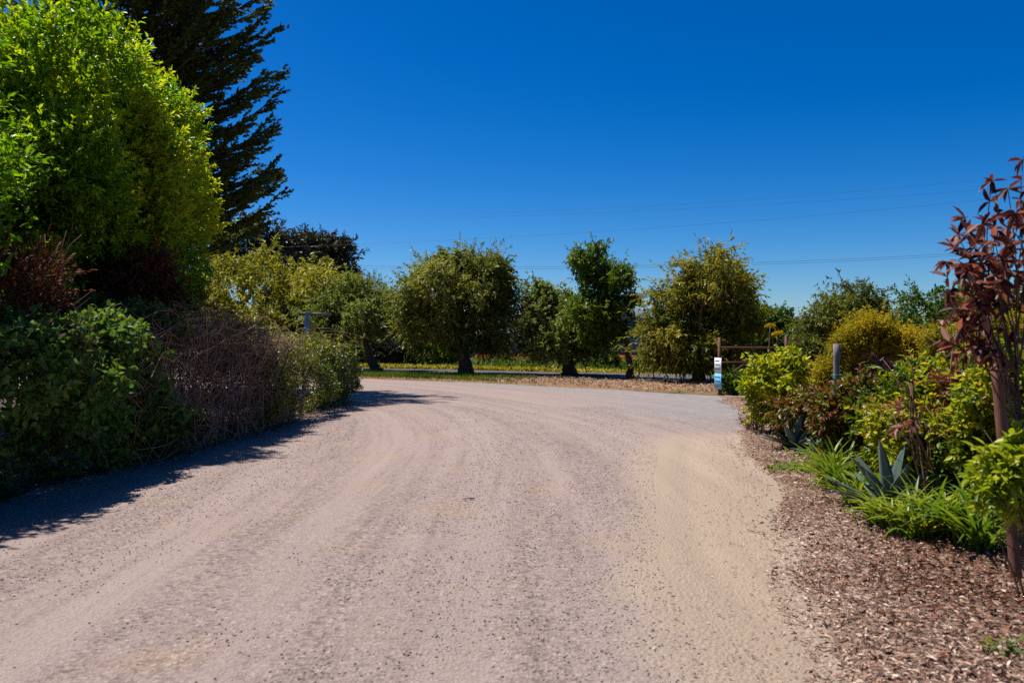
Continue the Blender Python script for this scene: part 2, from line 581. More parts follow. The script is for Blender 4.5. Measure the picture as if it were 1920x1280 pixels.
def sand(x, y):
    cx = 1.9 + (y - 4) * .1 - .012 * np.maximum(0, y - 9) ** 2 * .3
    n = (vnoise(x, y * .4, 1.1, 7) - .5) * .32 + (vnoise(x, y, 4, 8) - .5) * .2
    left = np.interp(y, [2, 4, 6, 9, 12, 14.2], [.66, .80, 1.0, 1.47, 2.05, 2.7])
    return sstep(-.32, .25, x - left + n * 1.1) * (1 - sstep(13.0, 14.4, y + n)) * (.84 + .14 * vnoise(x, y * .25, 1.7, 66))


def grey(x, y):
    n = (vnoise(x, y, .5, 9) - .5) * 2.2 + (vnoise(x, y, 2.1, 10) - .5) * .6
    a = sstep(14.35, 14.6, y + (vnoise(x, y, 3, 11) - .5) * .25) * sstep(.5, 5.5, x + n + (y - 22) * .08) * .8
    b = sstep(3.6, .4, verge_y(x) - y + n * .4) * sstep(-6, 1.5, x + n) * .8
    return np.clip(np.maximum(a, b), 0, .92)


yr = np.r_[np.arange(-4, 2, .5), np.arange(2, 16, .09), np.arange(16, 30, .16), np.arange(30, 62, .6)]
xr = np.r_[np.arange(-45, -6, .8), np.arange(-6, 6.5, .085), np.arange(6.5, 12, .6)]
sheet('gravel_road', xr, yr, road_z, m_road, {'sand': sand, 'grey': grey},
      uv=lambda x, y: (y, x + .02 * np.maximum(0, y - 10) ** 2),
      mask=lambda x, y: (y < verge_y(x) + 1.2) & (x < bed_x(y) + 1.0))

# one ground sheet to the horizon
g = np.r_[-1500, -600, -250, -100, np.arange(-60, 61, 6), 100, 250, 600, 1500]
sheet('ground', g, g + 40, lambda x, y: 0 * x - .07, M_FIELD)

# verge between gravel and street
xv = np.arange(-40, 9.01, .2)
uu = np.linspace(-.02, 1.02, 26)


def strip(name, xs, ylo, yhi, zf, mat, n=26):
    U = np.linspace(0, 1, n)
    X = np.repeat(xs[None], n, 0)
    Y = ylo(xs)[None] * (1 - U[:, None]) + yhi(xs)[None] * U[:, None]
    Z = zf(X, Y, np.repeat(U[:, None], len(xs), 1))
    nx = len(xs)
    i = (np.arange(n - 1)[:, None] * nx + np.arange(nx - 1)[None])
    q = np.stack([i, i + 1, i + nx + 1, i + nx], -1).reshape(-1, 4)
    mb = MB()
    mb.add(np.stack([X, Y, Z], -1).reshape(-1, 3), [q])
    o = mb.build(name, mat, smooth=True)
    return tag(o, kind='structure')


strip('verge', xv, lambda x: verge_y(x) + (vnoise(x, 0 * x, 1.2, 4) - .5) * .5, lambda x: street_y(x) + .1,
      lambda x, y, u: .07 * np.sin(np.clip(u, 0, 1) * math.pi) ** .5 - .015 + .03 * vnoise(x, y, 1.5, 6), M_VERGE)
xs_ = np.arange(-70, 60.01, 1.0)
strip('street', xs_, lambda x: street_y(x), lambda x: street_y(x) + 6.6, lambda x, y, u: .01 + .05 * np.sin(u * math.pi), M_STREET, 8)
# right mulch bed
sheet('mulch_bed', np.r_[np.arange(-.8, 7, .07), np.arange(7, 22, .5)], np.r_[np.arange(-4, 2, .4), np.arange(2, 15, .08), np.arange(15, 36, .3)],
      lambda x, y: -.03 + .07 * sstep(0, .35, x - bed_x(y)) + .05 * sstep(.3, 3, x - bed_x(y)) + .02 * (vnoise(x, y, 3, 12) - .5) + .018 * (vnoise(x, y, 9, 13) - .5),
      M_BED, mask=lambda x, y: (x > bed_x(y) - .12) & (y < street_y(x) - .2) & ((y < verge_y(x) - .2) | (x > 6.1)))


def bed_z(x, y):
    return -.03 + .07 * sstep(0, .35, x - bed_x(y)) + .05 * sstep(.3, 3, x - bed_x(y))


# hedge foot soil on the left
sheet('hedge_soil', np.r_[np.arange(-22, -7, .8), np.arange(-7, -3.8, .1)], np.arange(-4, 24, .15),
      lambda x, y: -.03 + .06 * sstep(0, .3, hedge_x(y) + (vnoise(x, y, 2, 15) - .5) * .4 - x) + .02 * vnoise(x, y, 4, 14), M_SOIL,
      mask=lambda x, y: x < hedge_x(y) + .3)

# ------------------------------------------------------------------ loose ground cover


def flat_bits(n, pts, z, L, W, tone, mb, shape='quad', tilt=.35):
    D = rng.normal(size=(n, 3)) * np.array([1, 1, tilt * .4])
    N = unit(UP + tilt * rng.normal(size=(n, 3)))
    leaves(mb, np.c_[pts, z], D, N, L, W, tone, shape)


def stones(n):
    Y = 2.6 + 17 * rng.random(n * 3) ** 1.5
    X = -5 + 8.5 * rng.random(n * 3)
    t = X + .02 * np.maximum(0, Y - 10) ** 2
    w = vnoise(t, Y * .07, 1.1, 21) * .7 + vnoise(X, Y, 2.5, 22) * .5
    edge = np.exp(-((X - np.interp(Y, [2, 4, 6, 9, 12], [.75, .82, .95, 1.45, 2.0]) + .25) / .45) ** 2)
    w = w + .35 * edge
    ok = (w > .40 + .32 * rng.random(len(w))) & (X < np.interp(Y, [2, 4, 6, 9, 12, 30], [.85, .95, 1.1, 1.6, 2.2, 3])) & (X > hedge_x(Y) + .25)
    X, Y = X[ok][:n], Y[ok][:n]
    n = len(X)
    s = .0022 + .0070 * rng.random(n) ** 3.2
    o = np.array([[1, 0, 0], [0, 1, 0], [-1, 0, 0], [0, -1, 0], [0, 0, .8], [0, 0, -.5]], float)
    f = np.array([[0, 1, 4], [1, 2, 4], [2, 3, 4], [3, 0, 4], [1, 0, 5], [2, 1, 5], [3, 2, 5], [0, 3, 5]])
    V = o[None] * s[:, None, None] * (.7 + .7 * rng.random((n, 6, 1)))
    a = rng.random(n) * 6.28
    ca, sa = np.cos(a)[:, None], np.sin(a)[:, None]
    V = np.stack([V[..., 0] * ca - V[..., 1] * sa, V[..., 0] * sa + V[..., 1] * ca, V[..., 2]], -1)
    V += np.stack([X, Y, road_z(X, Y) + s * .25], -1)[:, None]
    mb = MB()
    mb.add(V.reshape(-1, 3), [(np.arange(n)[:, None, None] * 6 + f[None]).reshape(-1, 3)], np.repeat(rng.random(n), 6))
    tag(mb.build('gravel', M_STONE), 'loose grey and pink gravel stones scattered over the dirt road', 'gravel', kind='stuff')


stones(40000)


def chips():
    n = 130000
    Y = 2.4 + 20 * rng.random(n) ** 1.9
    X = bed_x(Y) - .1 + 3.2 * rng.random(n) ** 1.2
    z = bed_z(X, Y) + .012 + .012 * rng.random(n)
    s = .016 + .044 * rng.random(n) ** 2.2
    red = np.exp(-((X - bed_x(Y) - 1.3) / .5) ** 2) * .25
    mb = MB()
    flat_bits(n, np.c_[X, Y], z, s, s * (.16 + .26 * rng.random(n)), np.clip(rng.beta(2.0, 1.9, n) - red * rng.random(n) + (rng.random(n) > .92) * .3, 0, 1), mb, tilt=.4)
    # a sparse spill of chips onto the sand
    m = 3200
    Y = 2.4 + 11 * rng.random(m) ** 1.5
    X = bed_x(Y) - np.abs(rng.normal(size=m)) * .36
    s = .012 + .03 * rng.random(m) ** 2
    flat_bits(m, np.c_[X, Y], road_z(X, Y) + .010, s, s * .25, rng.beta(2.2, 2.2, m), mb, tilt=.2)
    tag(mb.build('wood_chips', M_CHIP), 'brown and reddish wood chip mulch covering the planting bed', 'mulch', kind='stuff')


chips()


def litter():
    mb = MB()
    n = 9000
    X = -9 + 16.5 * rng.random(n)
    u = rng.random(n)
    Y = verge_y(X) + .1 + u * (street_y(X) - verge_y(X) - .3)
    keep = (X > -1.5 + 2 * rng.normal(size=n)) | (u < .2)
    X, Y = X[keep], Y[keep]
    n = len(X)
    s = .05 + .07 * rng.random(n)
    flat_bits(n, np.c_[X, Y], .085 + 0 * X + .01 * rng.random(n), s, s * .5, rng.beta(2.2, 2, n) * .9, mb)
    tag(mb.build('leaf_litter', M_CHIP), 'orange brown leaf litter on the verge under the street trees', 'leaf litter', kind='stuff')
    # soil foot litter on the left
    mb = MB()
    n = 5000
    Y = 3 + 18 * rng.random(n)
    X = hedge_x(Y) - .35 + .75 * rng.random(n) ** 1.6
    s = .02 + .04 * rng.random(n)
    flat_bits(n, np.c_[X, Y], road_z(X, Y) + .03 + .02 * rng.random(n), s, s * .5, rng.beta(1.5, 3, n), mb)
    tag(mb.build('fallen_leaves', M_CHIP), 'dark dry leaves fallen along the foot of the hedge', 'leaf litter', kind='stuff')
    # verge grass
    mb = MB()
    n = 26000
    X = -14 + 17.5 * rng.random(n)
    u = rng.random(n)
    Y = verge_y(X) + .25 + u * (street_y(X) - verge_y(X) - .3)
    dens = sstep(2.5, -3.0, X + 3 * (vnoise(X, Y, .6, 31) - .5)) * (.4 + .9 * vnoise(X, Y, .9, 32))
    k = rng.random(n) < dens
    X, Y = X[k], Y[k]
    n = len(X)
    D = rng.normal(size=(n, 3)) * np.array([.5, .5, .1]) + UP
    leaves(mb, np.c_[X, Y, .05 + 0 * X], D, rdir(n), .10 + .12 * rng.random(n), .03, np.clip(vnoise(X, Y, .5, 33) + .15 * rng.normal(size=n), 0, 1))
    tag(mb.build('grass', M_GRASS), 'short green grass on the shaded verge beside the street', 'grass', kind='stuff')
    # yellow flowers along the far kerb
    mb = MB()
    n = 42000
    X = -26 + 34 * rng.random(n)
    Y = street_y(X) + 6.7 + 3.2 * rng.random(n) ** 1.2
    dens = sstep(7, 1, X) * (.1 + .75 * vnoise(X, Y, .7, 35))
    k = rng.random(n) < dens
    X, Y = X[k], Y[k]
    n = len(X)
    D = rng.normal(size=(n, 3)) * np.array([.8, .8, .25]) + UP * .5
    leaves(mb, np.c_[X, Y, .02 + .14 * rng.random(n)], D, unit(UP + .6 * rng.normal(size=(n, 3))), .13, .12, np.clip(.25 + .75 * rng.random(n), 0, 1))
    tag(mb.build('yellow_flowers', M_YFLOW), 'strip of low yellow flowers along the far edge of the street', 'flowers', kind='stuff')
    # rough green growth beyond the street
    mb = MB()
    n = 40000
    X = -30 + 50 * rng.random(n)
    Y = street_y(X) + 9.3 + 22 * rng.random(n) ** 1.5
    k = rng.random(n) < vnoise(X, Y, .35, 37) * 1.3 - .15
    X, Y = X[k], Y[k]
    n = len(X)
    D = rng.normal(size=(n, 3)) * np.array([.6, .6, .1]) + UP
    leaves(mb, np.c_[X, Y, -.06 + 0 * X], D, rdir(n), .2 + .4 * rng.random(n), .08, np.clip(vnoise(X, Y, .3, 38) + .2 * rng.normal(size=n), 0, 1))
    tag(mb.build('rough_grass', M_GRASS), 'rough grass and weeds on the field across the street', 'grass', kind='stuff')
    for (pxa, pxb, Y0, n) in ((894, 915, 76, 500), (955, 1015, 76, 900), (1112, 1136, 70, 600), (1150, 1185, 70, 300)):
        pass
    mb = MB()
    for (pxa, pxb, Y0, n) in ((892, 916, 74, 700), (950, 1010, 75, 900), (1112, 1138, 68, 800), (1150, 1190, 72, 400)):
        X = ((pxa + (pxb - pxa) * rng.random(n)) - 960) / F * Y0
        Y = Y0 + rng.normal(size=n) * 1.2
        D = rng.normal(size=(n, 3)) * np.array([.8, .8, .3]) + UP * .5
        leaves(mb, np.c_[X, Y, -.05 + .34 * rng.random(n)], D, unit(rng.normal(size=(n, 3)) + np.array([0, -.5, .5])), .2, .18, np.clip(.2 + .8 * rng.random(n), 0, 1))
    tag(mb.build('orange_poppies', M_POPPY), 'patches of orange poppies in front of the blue grey house', 'flowers', kind='stuff')


litter()


def red_litter():
    reseed('red litter')
    mb = MB()
    n = 1500
    Y = 5.4 + .9 * rng.normal(size=n)
    X = bed_x(Y) + 1.05 + .33 * rng.normal(size=n)
    s = .02 + .035 * rng.random(n)
    flat_bits(n, np.c_[X, Y], bed_z(X, Y) + .018 + .015 * rng.random(n), s, s * .5, np.clip(.45 + .3 * rng.normal(size=n), 0, 1), mb, 'leaf', .5)
    n = 900
    Y = 2.6 + 9 * rng.random(n) ** 1.6
    X = bed_x(Y) + 1.6 * rng.random(n)
    s = .02 + .04 * rng.random(n)
    flat_bits(n, np.c_[X, Y], bed_z(X, Y) + .02 + .01 * rng.random(n), s, s * .4, .25 * rng.random(n), mb, 'leaf', .5)
    tag(mb.build('red_leaf_litter', M_RUSSET), 'fallen red brown leaves lying on the wood chips near the brown stake', 'leaf litter', kind='stuff')
    mb = MB()
    for i in range(60):
        y = 2.8 + 8 * rng.random() ** 1.5
        x = float(bed_x(y)) + 1.5 * rng.random() - .2
        a = rng.random() * 6.28
        L = .05 + .12 * rng.random()
        p = np.array([x, y, max(float(bed_z(x, y)), 0) + .016])
        d = np.array([math.cos(a), math.sin(a), .05]) * L
        tube(mb, curve(p, p + d, 5, .08), np.linspace(.004, .002, 5), 4, .2 + .5 * rng.random())
    tag(mb.build('twig_litter', TWIG), 'short dry twigs scattered over the mulch and the sandy track', 'twigs', kind='stuff')


red_litter()

# ------------------------------------------------------------------ trees


def plant(name, label, cat, base, B, trunk_pts, trunk_r, crown_mb, leaf_m, bark=BARK, limbs=5, group=None, limb_from=.55, limb_sel=None):
    t = thing(name, label, cat, base, group)
    if trunk_pts is not None:
        mb = MB()
        P = np.asarray(trunk_pts, float)
        u = np.linspace(0, 1, 14)
        s = np.linspace(0, 1, len(P))
        Q = np.stack([np.interp(u, s, P[:, i]) for i in range(3)], -1)
        Q[1:-1] += rng.normal(size=(12, 3)) * trunk_r * .12
        R = trunk_r * (1 + .7 * np.exp(-u * 14)) * (1 - .55 * u)
        tube(mb, Q, R, 9)
        mb.build('trunk', bark, t, True)
        if limbs:
            idx = rng.choice(len(B), min(limbs, len(B)), replace=False, p=B[:, 3] / B[:, 3].sum())
            for i in idx:
                j = int((limb_from + (.98 - limb_from) * rng.random()) * 13)
                c = curve(Q[j], B[i, :3], 8, .10)
                lm = MB()
                tube(lm, c, R[j] * .6 * np.linspace(1, .25, 8), 6)
                for _ in range(4):
                    k = rng.integers(3, 8)
                    tube(lm, curve(c[k], c[k] + rdir() * B[i, 3] * .9, 5, .12), R[j] * .2 * np.linspace(1, .3, 5), 4)
                lm.build('limb', bark, t, True)
    crown_mb.build('crown', leaf_m, t)
    return t


def ground_pt(px, Y, z=0.0):
    return np.array([(px - 960) / F * Y, Y, z])


def street_tree(name, label, px, Y, circles, leaf_m, n, k, trunk_px, tr, L, W, droop=.8, slen=.35, group='trees along the street', bark=BARK,
                limbs=7, tone=(.2, .8), sub=6, srad=.42, spread=.55, shell=.4, fill=6, upn=.6, shape='quad', axis_up=.2, cat='tree', gaps=.41, wisps=0, wlen=2.0, zmin=.6):
    reseed(label)
    B = px_blobs(circles, Y, sub + 3, 1.0, srad, .95)
    if fill:
        B = fill_round(B, fill)
    tp = [wp(a, b, Y) for a, b in trunk_px]
    tp[0][2] = -.05
    cm = crown(B, n, k, slen, L, W, shape, spread, droop, upn, tone, .12, axis_up, shell, zmin=zmin, gaps=gaps, wisps=wisps or n // 14, wlen=wlen)
    return plant(name, label, cat, ground_pt(px, Y), B, tp, tr, cm, leaf_m, bark, limbs, group)


# big sunlit tree on the left
reseed('broadleaf')
cir = [(120, 135, 105), (200, 180, 80), (265, 280, 66), (240, 350, 88), (298, 388, 50), (130, 300, 130), (40, 380, 110), (180, 450, 100),
       (262, 460, 52), (-80, 190, 140), (-100, 420, 150), (20, 110, 100), (150, 112, 56), (285, 300, 32), (290, 470, 34), (310, 440, 24), (300, 520, 30), (-60, 550, 120), (140, 540, 80), (240, 540, 70), (60, 230, 100)]
B = px_blobs(cir, 14, 14, 1.25, .25, .97)
B = fill_round(B, 14, .30)
edge = np.interp(HZ - (B[:, 2] - EYE) / B[:, 1] * F, [-60, 0, 50, 160, 270, 340, 450, 520, 620], [70, 130, 195, 295, 372, 365, 375, 345, 300])
over = 960 + (B[:, 0] + B[:, 3]) / B[:, 1] * F - edge - 28 * rng.random(len(B))       # lobes that would lean out over the road are drawn back towards the trunk
B[:, 0] -= np.maximum(over, 0) / F * B[:, 1]
cm = crown(B, 27000, 9, .24, .092, .042, 'leaf', .62, .0, .9, (.15, .95), .14, .55, .6, gaps=.30, wisps=5200, wlen=1.5, wup=-.3, wtone=.45)  # lighter shoots on the upper right put the sunlit zone into the leaf colour
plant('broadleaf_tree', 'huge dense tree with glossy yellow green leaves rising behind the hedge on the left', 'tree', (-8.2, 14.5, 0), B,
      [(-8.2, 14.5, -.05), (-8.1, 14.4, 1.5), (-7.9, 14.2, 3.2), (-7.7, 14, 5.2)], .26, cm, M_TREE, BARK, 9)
cir = [(15, 330, 60), (-70, 380, 110), (55, 420, 52), (30, 490, 60), (-50, 520, 80), (70, 500, 40), (-260, 300, 150), (-360, 450, 150), (-240, 230, 120), (-420, 250, 140)]
B = px_blobs(cir, 10.8, 9, 1.1, .3, .8)
B = np.vstack([B] + [[[-7.6 + 1.5 * a, 7.6 + 1.9 * b, 3.6 + 1.5 * c, .62, .62, .5]] for a, b, c in rng.normal(size=(34, 3)) * .55] + [[[-6.5 - .3 * (i % 3), 4.6 + .5 * i, 4.3 + .5 * (i % 2), .45, .45, .4]] for i in range(11)])  # unseen clumps of a second tree, merged in to shade the bramble and road
cm = crown(B, 10500, 8, .28, .10, .042, 'leaf', .62, .05, .7, (.05, .55), .14, .3, .45, gaps=.33, wisps=250, wlen=1.6)
plant('small_tree', 'smaller green leafy tree at the edge of the picture in front of the huge one', 'tree', (-7.2, 10.9, 0), B,
      [(-7.2, 10.9, -.05), (-7.2, 10.8, 1.5), (-7.1, 10.8, 3.0)], .10, cm, M_TREE, BARK, 5)

# cypress


def cypress():
    reseed('cypress')
    bx, by = -12.1, 26.0
    t = thing('cypress_tree', 'very tall dark cypress with tiered upswept branches against the blue sky', 'tree', (bx, by, 0))
    mb = MB()
    zz = np.linspace(-.1, 21, 20)
    tube(mb, np.c_[bx + .15 * np.sin(zz * .4), by + .1 * np.cos(zz * .5), zz], .42 * (1 - zz / 23), 10)
    mb.build('trunk', BARK, t, True)
    fol = MB()
    z = 4.4
    br = 0
    limb_mb = []
    while z < 20.5:
        Lmax = 4.5 * np.interp(z, [3, 5, 10, 15, 21], [.95, 1.0, .97, .85, .15])
        nb = 5 if z < 16 else 4
        feat = [h for h in (5.35, 6.2, 7.0, 7.6, 8.5, 9.3, 10.2, 11.2, 12.3, 13.3) if z <= h < z + .33]
        for k in range(nb + len(feat)):
            a = rng.random() * 2 * math.pi if k < 4 else (rng.random() - .62) * 2.2
            Lb = Lmax * (.74 + .32 * rng.random())
            if k >= nb:
                a, Lb = rng.normal() * .25 - .1, Lmax * (.93 + .1 * rng.random())
            d = np.array([math.cos(a), math.sin(a), 0])
            rise = rng.normal() * .06 + .02
            u = np.linspace(0, 1, 9)[:, None]
            P = np.array([bx, by, z + rng.normal() * .12]) + d * Lb * u + UP * Lb * (rise * u + .26 * u ** 3 - .05 * np.sin(u * math.pi))
            side = np.cross(UP, d)
            P = P + side * np.sin(u * math.pi) * rng.normal() * .08 * Lb
            m = MB()
            tube(m, P, .075 * np.linspace(1, .15, 9) * Lb / 4, 5)
            limb_mb.append(m)
            # side branchlets
            nbl = int(30 * Lb / 4)
            uu_ = np.sort(.18 + .82 * rng.random(nbl))
            for w in uu_:
                p = np.array([np.interp(w, u[:, 0], P[:, i]) for i in range(3)])
                sgn = rng.choice([-1, 1])
                dl = (.40 + .95 * (1 - w)) * (.6 + .6 * rng.random()) * Lb / 4.2
                dd = unit(d * (.75 + .3 * w) + side * sgn * (.55 - .25 * w) + UP * (.06 + .18 * rng.random()) + .08 * rng.normal(size=3))
                kk = max(6, int(46 * dl))
                v = rng.random(kk)[:, None]
                q = p + dd * dl * v + UP * dl * .16 * v ** 2
                A = unit(dd + .62 * rdir(kk) + UP * .2)
                leaves(fol, q, A, rdir(kk),   .11 + .06 * rng.random(kk), .07, np.clip(.2 + .5 * rng.random(kk) + .15 * rng.normal(), 0, 1))
            # tip brush
            kk = 26
            v = rng.random(kk)[:, None]
            T = unit(P[-1] - P[-2])
            q = P[-1] - T * .5 + T * .75 * v
            leaves(fol, q, unit(T + .55 * rdir(kk)), rdir(kk), .17, .07, .25 + .5 * rng.random(kk))
        z += .30
    for m in limb_mb[:100]:
        m.build('limb', BARK, t, True)
    rest = MB()
    for m in limb_mb[100:]:
        for v, tt in zip(m.v, m.t):
            pass
        rest.add(np.concatenate(m.v), [f for fl in m.f.values() for f in fl])
    tag(rest.build('upper_limb', BARK, t, True), kind='stuff')
    fol.build('crown', M_CYP, t)


cypress()

# trees across the street, far left
street_tree('willow_tree', 'broad yellow green tree across the street behind the bare twig thicket', 470, 46,
            [(440, 520, 48), (500, 512, 42), (545, 518, 50), (590, 532, 42), (390, 540, 42), (470, 570, 52), (560, 580, 50), (420, 590, 45), (620, 555, 32), (360, 565, 35), (520, 610, 45), (600, 600, 40)],
            M_WILL, 8500, 7, [(500, 692), (502, 650), (495, 600), (490, 560)], .28, .26, .07, .45, .5, None, limbs=8, axis_up=.1)
street_tree('eucalyptus_tree', 'far dark rounded eucalyptus behind the yellow green tree', 610, 95,
            [(597, 468, 30), (630, 480, 28), (570, 470, 22), (648, 508, 16), (610, 510, 30), (580, 510, 30), (640, 540, 22), (600, 560, 30)],
            M_EUC, 6500, 6, [(605, 665), (604, 600), (602, 520)], .5, .5, .16, .3, .6, 'far eucalyptus trees', limbs=6)
street_tree('eucalyptus_tree', 'far ragged eucalyptus with sky gaps seen through the low cypress branches', 450, 90,
            [(400, 440, 24), (428, 428, 20), (465, 430, 22), (520, 448, 22), (490, 470, 26), (430, 478, 26), (550, 462, 16), (390, 492, 22), (470, 500, 26), (530, 490, 22), (512, 430, 12)],
            M_EUC, 3400, 6, [(455, 665), (456, 600), (452, 500)], .45, .45, .14, .4, .6, 'far eucalyptus trees', limbs=10, sub=5, srad=.34, shell=.7, fill=0)


def bare_tree():
    Y = 58
    t = thing('bare_tree', 'leafless twiggy tree between the yellow green tree and the wide pepper tree', 'tree', ground_pt(695, Y))
    mb = MB()
    tube(mb, [ground_pt(695, Y, -.05), wp(695, 620, Y), wp(694, 580, Y)], [.16, .12, .08], 7)
    mb.build('trunk', BARK, t, True)
    tw = MB()
    for i in range(46):
        a = wp(694 + rng.normal() * 4, 600 - 30 * rng.random(), Y)
        b = wp(694 + rng.normal() * 16, 508 + 30 * rng.random(), Y + rng.normal() * 1.2)
        c = curve(a, b, 6, .05)
        tube(tw, c, np.linspace(.035, .010, 6), 4, .25)
        for _ in range(2):
            k = rng.integers(2, 5)
            tube(tw, curve(c[k], c[k] + np.array([rng.normal() * .35, rng.normal() * .35, .9]), 4, .06), np.linspace(.016, .007, 4), 3, .3)
    tw.build('crown', TWIG, t)


bare_tree()

street_tree('pepper_tree', 'small pepper tree on a dark leaning trunk beside the street', 705, 42,
            [(640, 572, 40), (690, 570, 38), (612, 588, 28), (735, 600, 32), (668, 545, 26), (720, 572, 30), (655, 608, 34), (700, 618, 30), (740, 628, 24), (610, 615, 24)],
            M_PEPA, 5200, 8, [(706, 697), (698, 678), (690, 655), (684, 630), (678, 600)], .26, .22, .065, .25, .4, srad=.34, shell=.6, zmin=2.1)
street_tree('pepper_tree', 'wide drooping pepper tree with a thick dark trunk beside the street', 872, 38,
            [(800, 560, 44), (850, 515, 40), (848, 480, 18), (900, 530, 42), (935, 560, 32), (870, 570, 56), (820, 600, 48), (900, 610, 50), (940, 608, 30), (775, 585, 34), (858, 640, 34), (790, 512, 14), (915, 645, 26), (880, 500, 24), (760, 560, 24)],
            M_PEP, 9500, 8, [(873, 703), (871, 680), (866, 650), (864, 610), (860, 560)], .36, .20, .055, .42, .45, bark=BARK_RED, limbs=8, srad=.32, shell=.6, fill=4, zmin=1.35)
street_tree('bushy_tree', 'rounded grey green tree with foliage nearly down to the verge', 1068, 37,
            [(1040, 575, 38), (1010, 590, 30), (1080, 590, 40), (1055, 630, 50), (1020, 640, 36), (1090, 640, 42), (1068, 668, 28), (995, 560, 20), (1105, 605, 32), (1020, 555, 22)],
            M_PEPA, 7500, 8, [(1068, 705), (1067, 685), (1062, 650), (1055, 600)], .34, .17, .07, .35, .32, spread=.7, zmin=1.0)
street_tree('slender_tree', 'tallest bright green tree on a slim straight trunk beside the rounded one', 1180, 34.3,
            [(1092, 492, 16), (1112, 500, 26), (1140, 510, 24), (1160, 524, 17), (1120, 545, 34), (1082, 478, 9), (1172, 560, 15), (1140, 588, 26), (1105, 570, 28), (1118, 468, 10), (1186, 592, 9), (1163, 622, 12), (1110, 612, 26), (1187, 560, 7)],
            M_PEPG, 5600, 8, [(1181, 711), (1180, 680), (1176, 650), (1164, 610), (1146, 560), (1128, 510)], .15, .15, .06, .25, .32, sub=6, srad=.36, shell=.5, fill=0, spread=.7, zmin=1.15)
street_tree('pepper_tree', 'golden green pepper tree with weeping foliage beside the rusty gate', 1308, 31,
            [(1320, 512, 34), (1290, 530, 34), (1350, 530, 32), (1262, 572, 38), (1310, 590, 54), (1370, 580, 38), (1398, 602, 28), (1242, 620, 38), (1290, 650, 42), (1350, 640, 42), (1222, 648, 26), (1322, 672, 28), (1262, 678, 24), (1385, 635, 28), (1222, 552, 11), (1340, 495, 22)],
            M_PEPY, 10500, 8, [(1310, 718), (1312, 690), (1312, 650), (1315, 590)], .26, .17, .05, .45, .42, bark=BARK_RED, limbs=8, srad=.32, shell=.6, fill=4, zmin=.85)

# trees to the right, behind the gate and the bed
street_tree('dark_tree', 'small dark green tree behind the rusty gate', 1450, 38,
            [(1450, 612, 26), (1475, 602, 17), (1420, 605, 26), (1462, 640, 32), (1430, 650, 30), (1485, 625, 18)],
            M_PEPG, 3600, 8, [(1450, 703), (1450, 660), (1450, 620)], .15, .16, .07, .2, .3, 'trees behind the planting bed', spread=.7, tone=(0, .6))
street_tree('olive_tree', 'rounded olive green tree behind the yellow fennel', 1590, 28,
            [(1530, 620, 32), (1590, 588, 28), (1640, 592, 28), (1610, 620, 44), (1560, 655, 44), (1510, 645, 30), (1672, 622, 20), (1650, 655, 40), (1570, 575, 14), (1660, 572, 12)],
            M_OLIVE, 6500, 8, [(1595, 726), (1594, 690), (1592, 640), (1595, 600)], .16, .13, .05, .3, .3, 'trees behind the planting bed', spread=.7)
street_tree('green_tree', 'leafy green tree behind the bronze sapling', 1770, 30,
            [(1728, 612, 20), (1760, 608, 20), (1795, 612, 26), (1830, 602, 34), (1750, 650, 44), (1862, 580, 28), (1905, 570, 36), (1820, 650, 44), (1880, 630, 44), (1950, 600, 60), (1707, 600, 10)],
            M_PEPG, 6000, 8, [(1790, 720), (1792, 680), (1800, 620)], .16, .15, .07, .2, .3, 'trees behind the planting bed', spread=.7)


# ------------------------------------------------------------------ shrubs


def shrub(name, label, circles, Y, mat, n, k, slen, L, W, shape='quad', spread=.65, droop=.05, upn=.7, tone=(.2, .8), axis_up=.3, shell=.45, depth=1.0, sub=5,
          srad=.45, stems=6, base_px=None, stem_mat=None, stem_r=.012, group=None, cat='shrub', fill=3, tvar=.12, zmin=.03, keep=None):
    reseed(label)
    B = px_blobs(circles, Y, sub, depth, srad)
    if fill:
        B = fill_round(B, fill)
    if keep is not None:
        B = B[keep(B[:, :3])]
    bp = ground_pt(base_px if base_px is not None else np.mean([c[0] for c in circles]), Y)
    t = thing(name, label, cat, bp, group)
    if stems:
        mb = MB()
        for _ in range(stems):
            b = B[rng.integers(len(B)), :3]
            s0 = bp + np.array([rng.normal() * .06, rng.normal() * .06, -.03])
            c = curve(s0, b, 7, .06)
            tube(mb, c, np.linspace(stem_r, stem_r * .35, 7), 5, .35)
            for _ in range(3):
                kx = rng.integers(2, 6)
                tube(mb, curve(c[kx], c[kx] + unit(c[-1] - c[0] + rdir() * np.linalg.norm(c[-1] - c[0]) * .6) * .35 * np.linalg.norm(c[-1] - c[0]), 4, .08),
                     np.linspace(stem_r * .45, stem_r * .2, 4), 4, .35)
        mb.build('stem', stem_mat or TWIG, t, True)
    cm = crown(B, n, k, slen, L, W, shape, spread, droop, upn, tone, tvar, axis_up, shell, zmin, gaps=.34, wisps=n // 14, wlen=1.5)
    cm.build('foliage', mat, t)
    return t


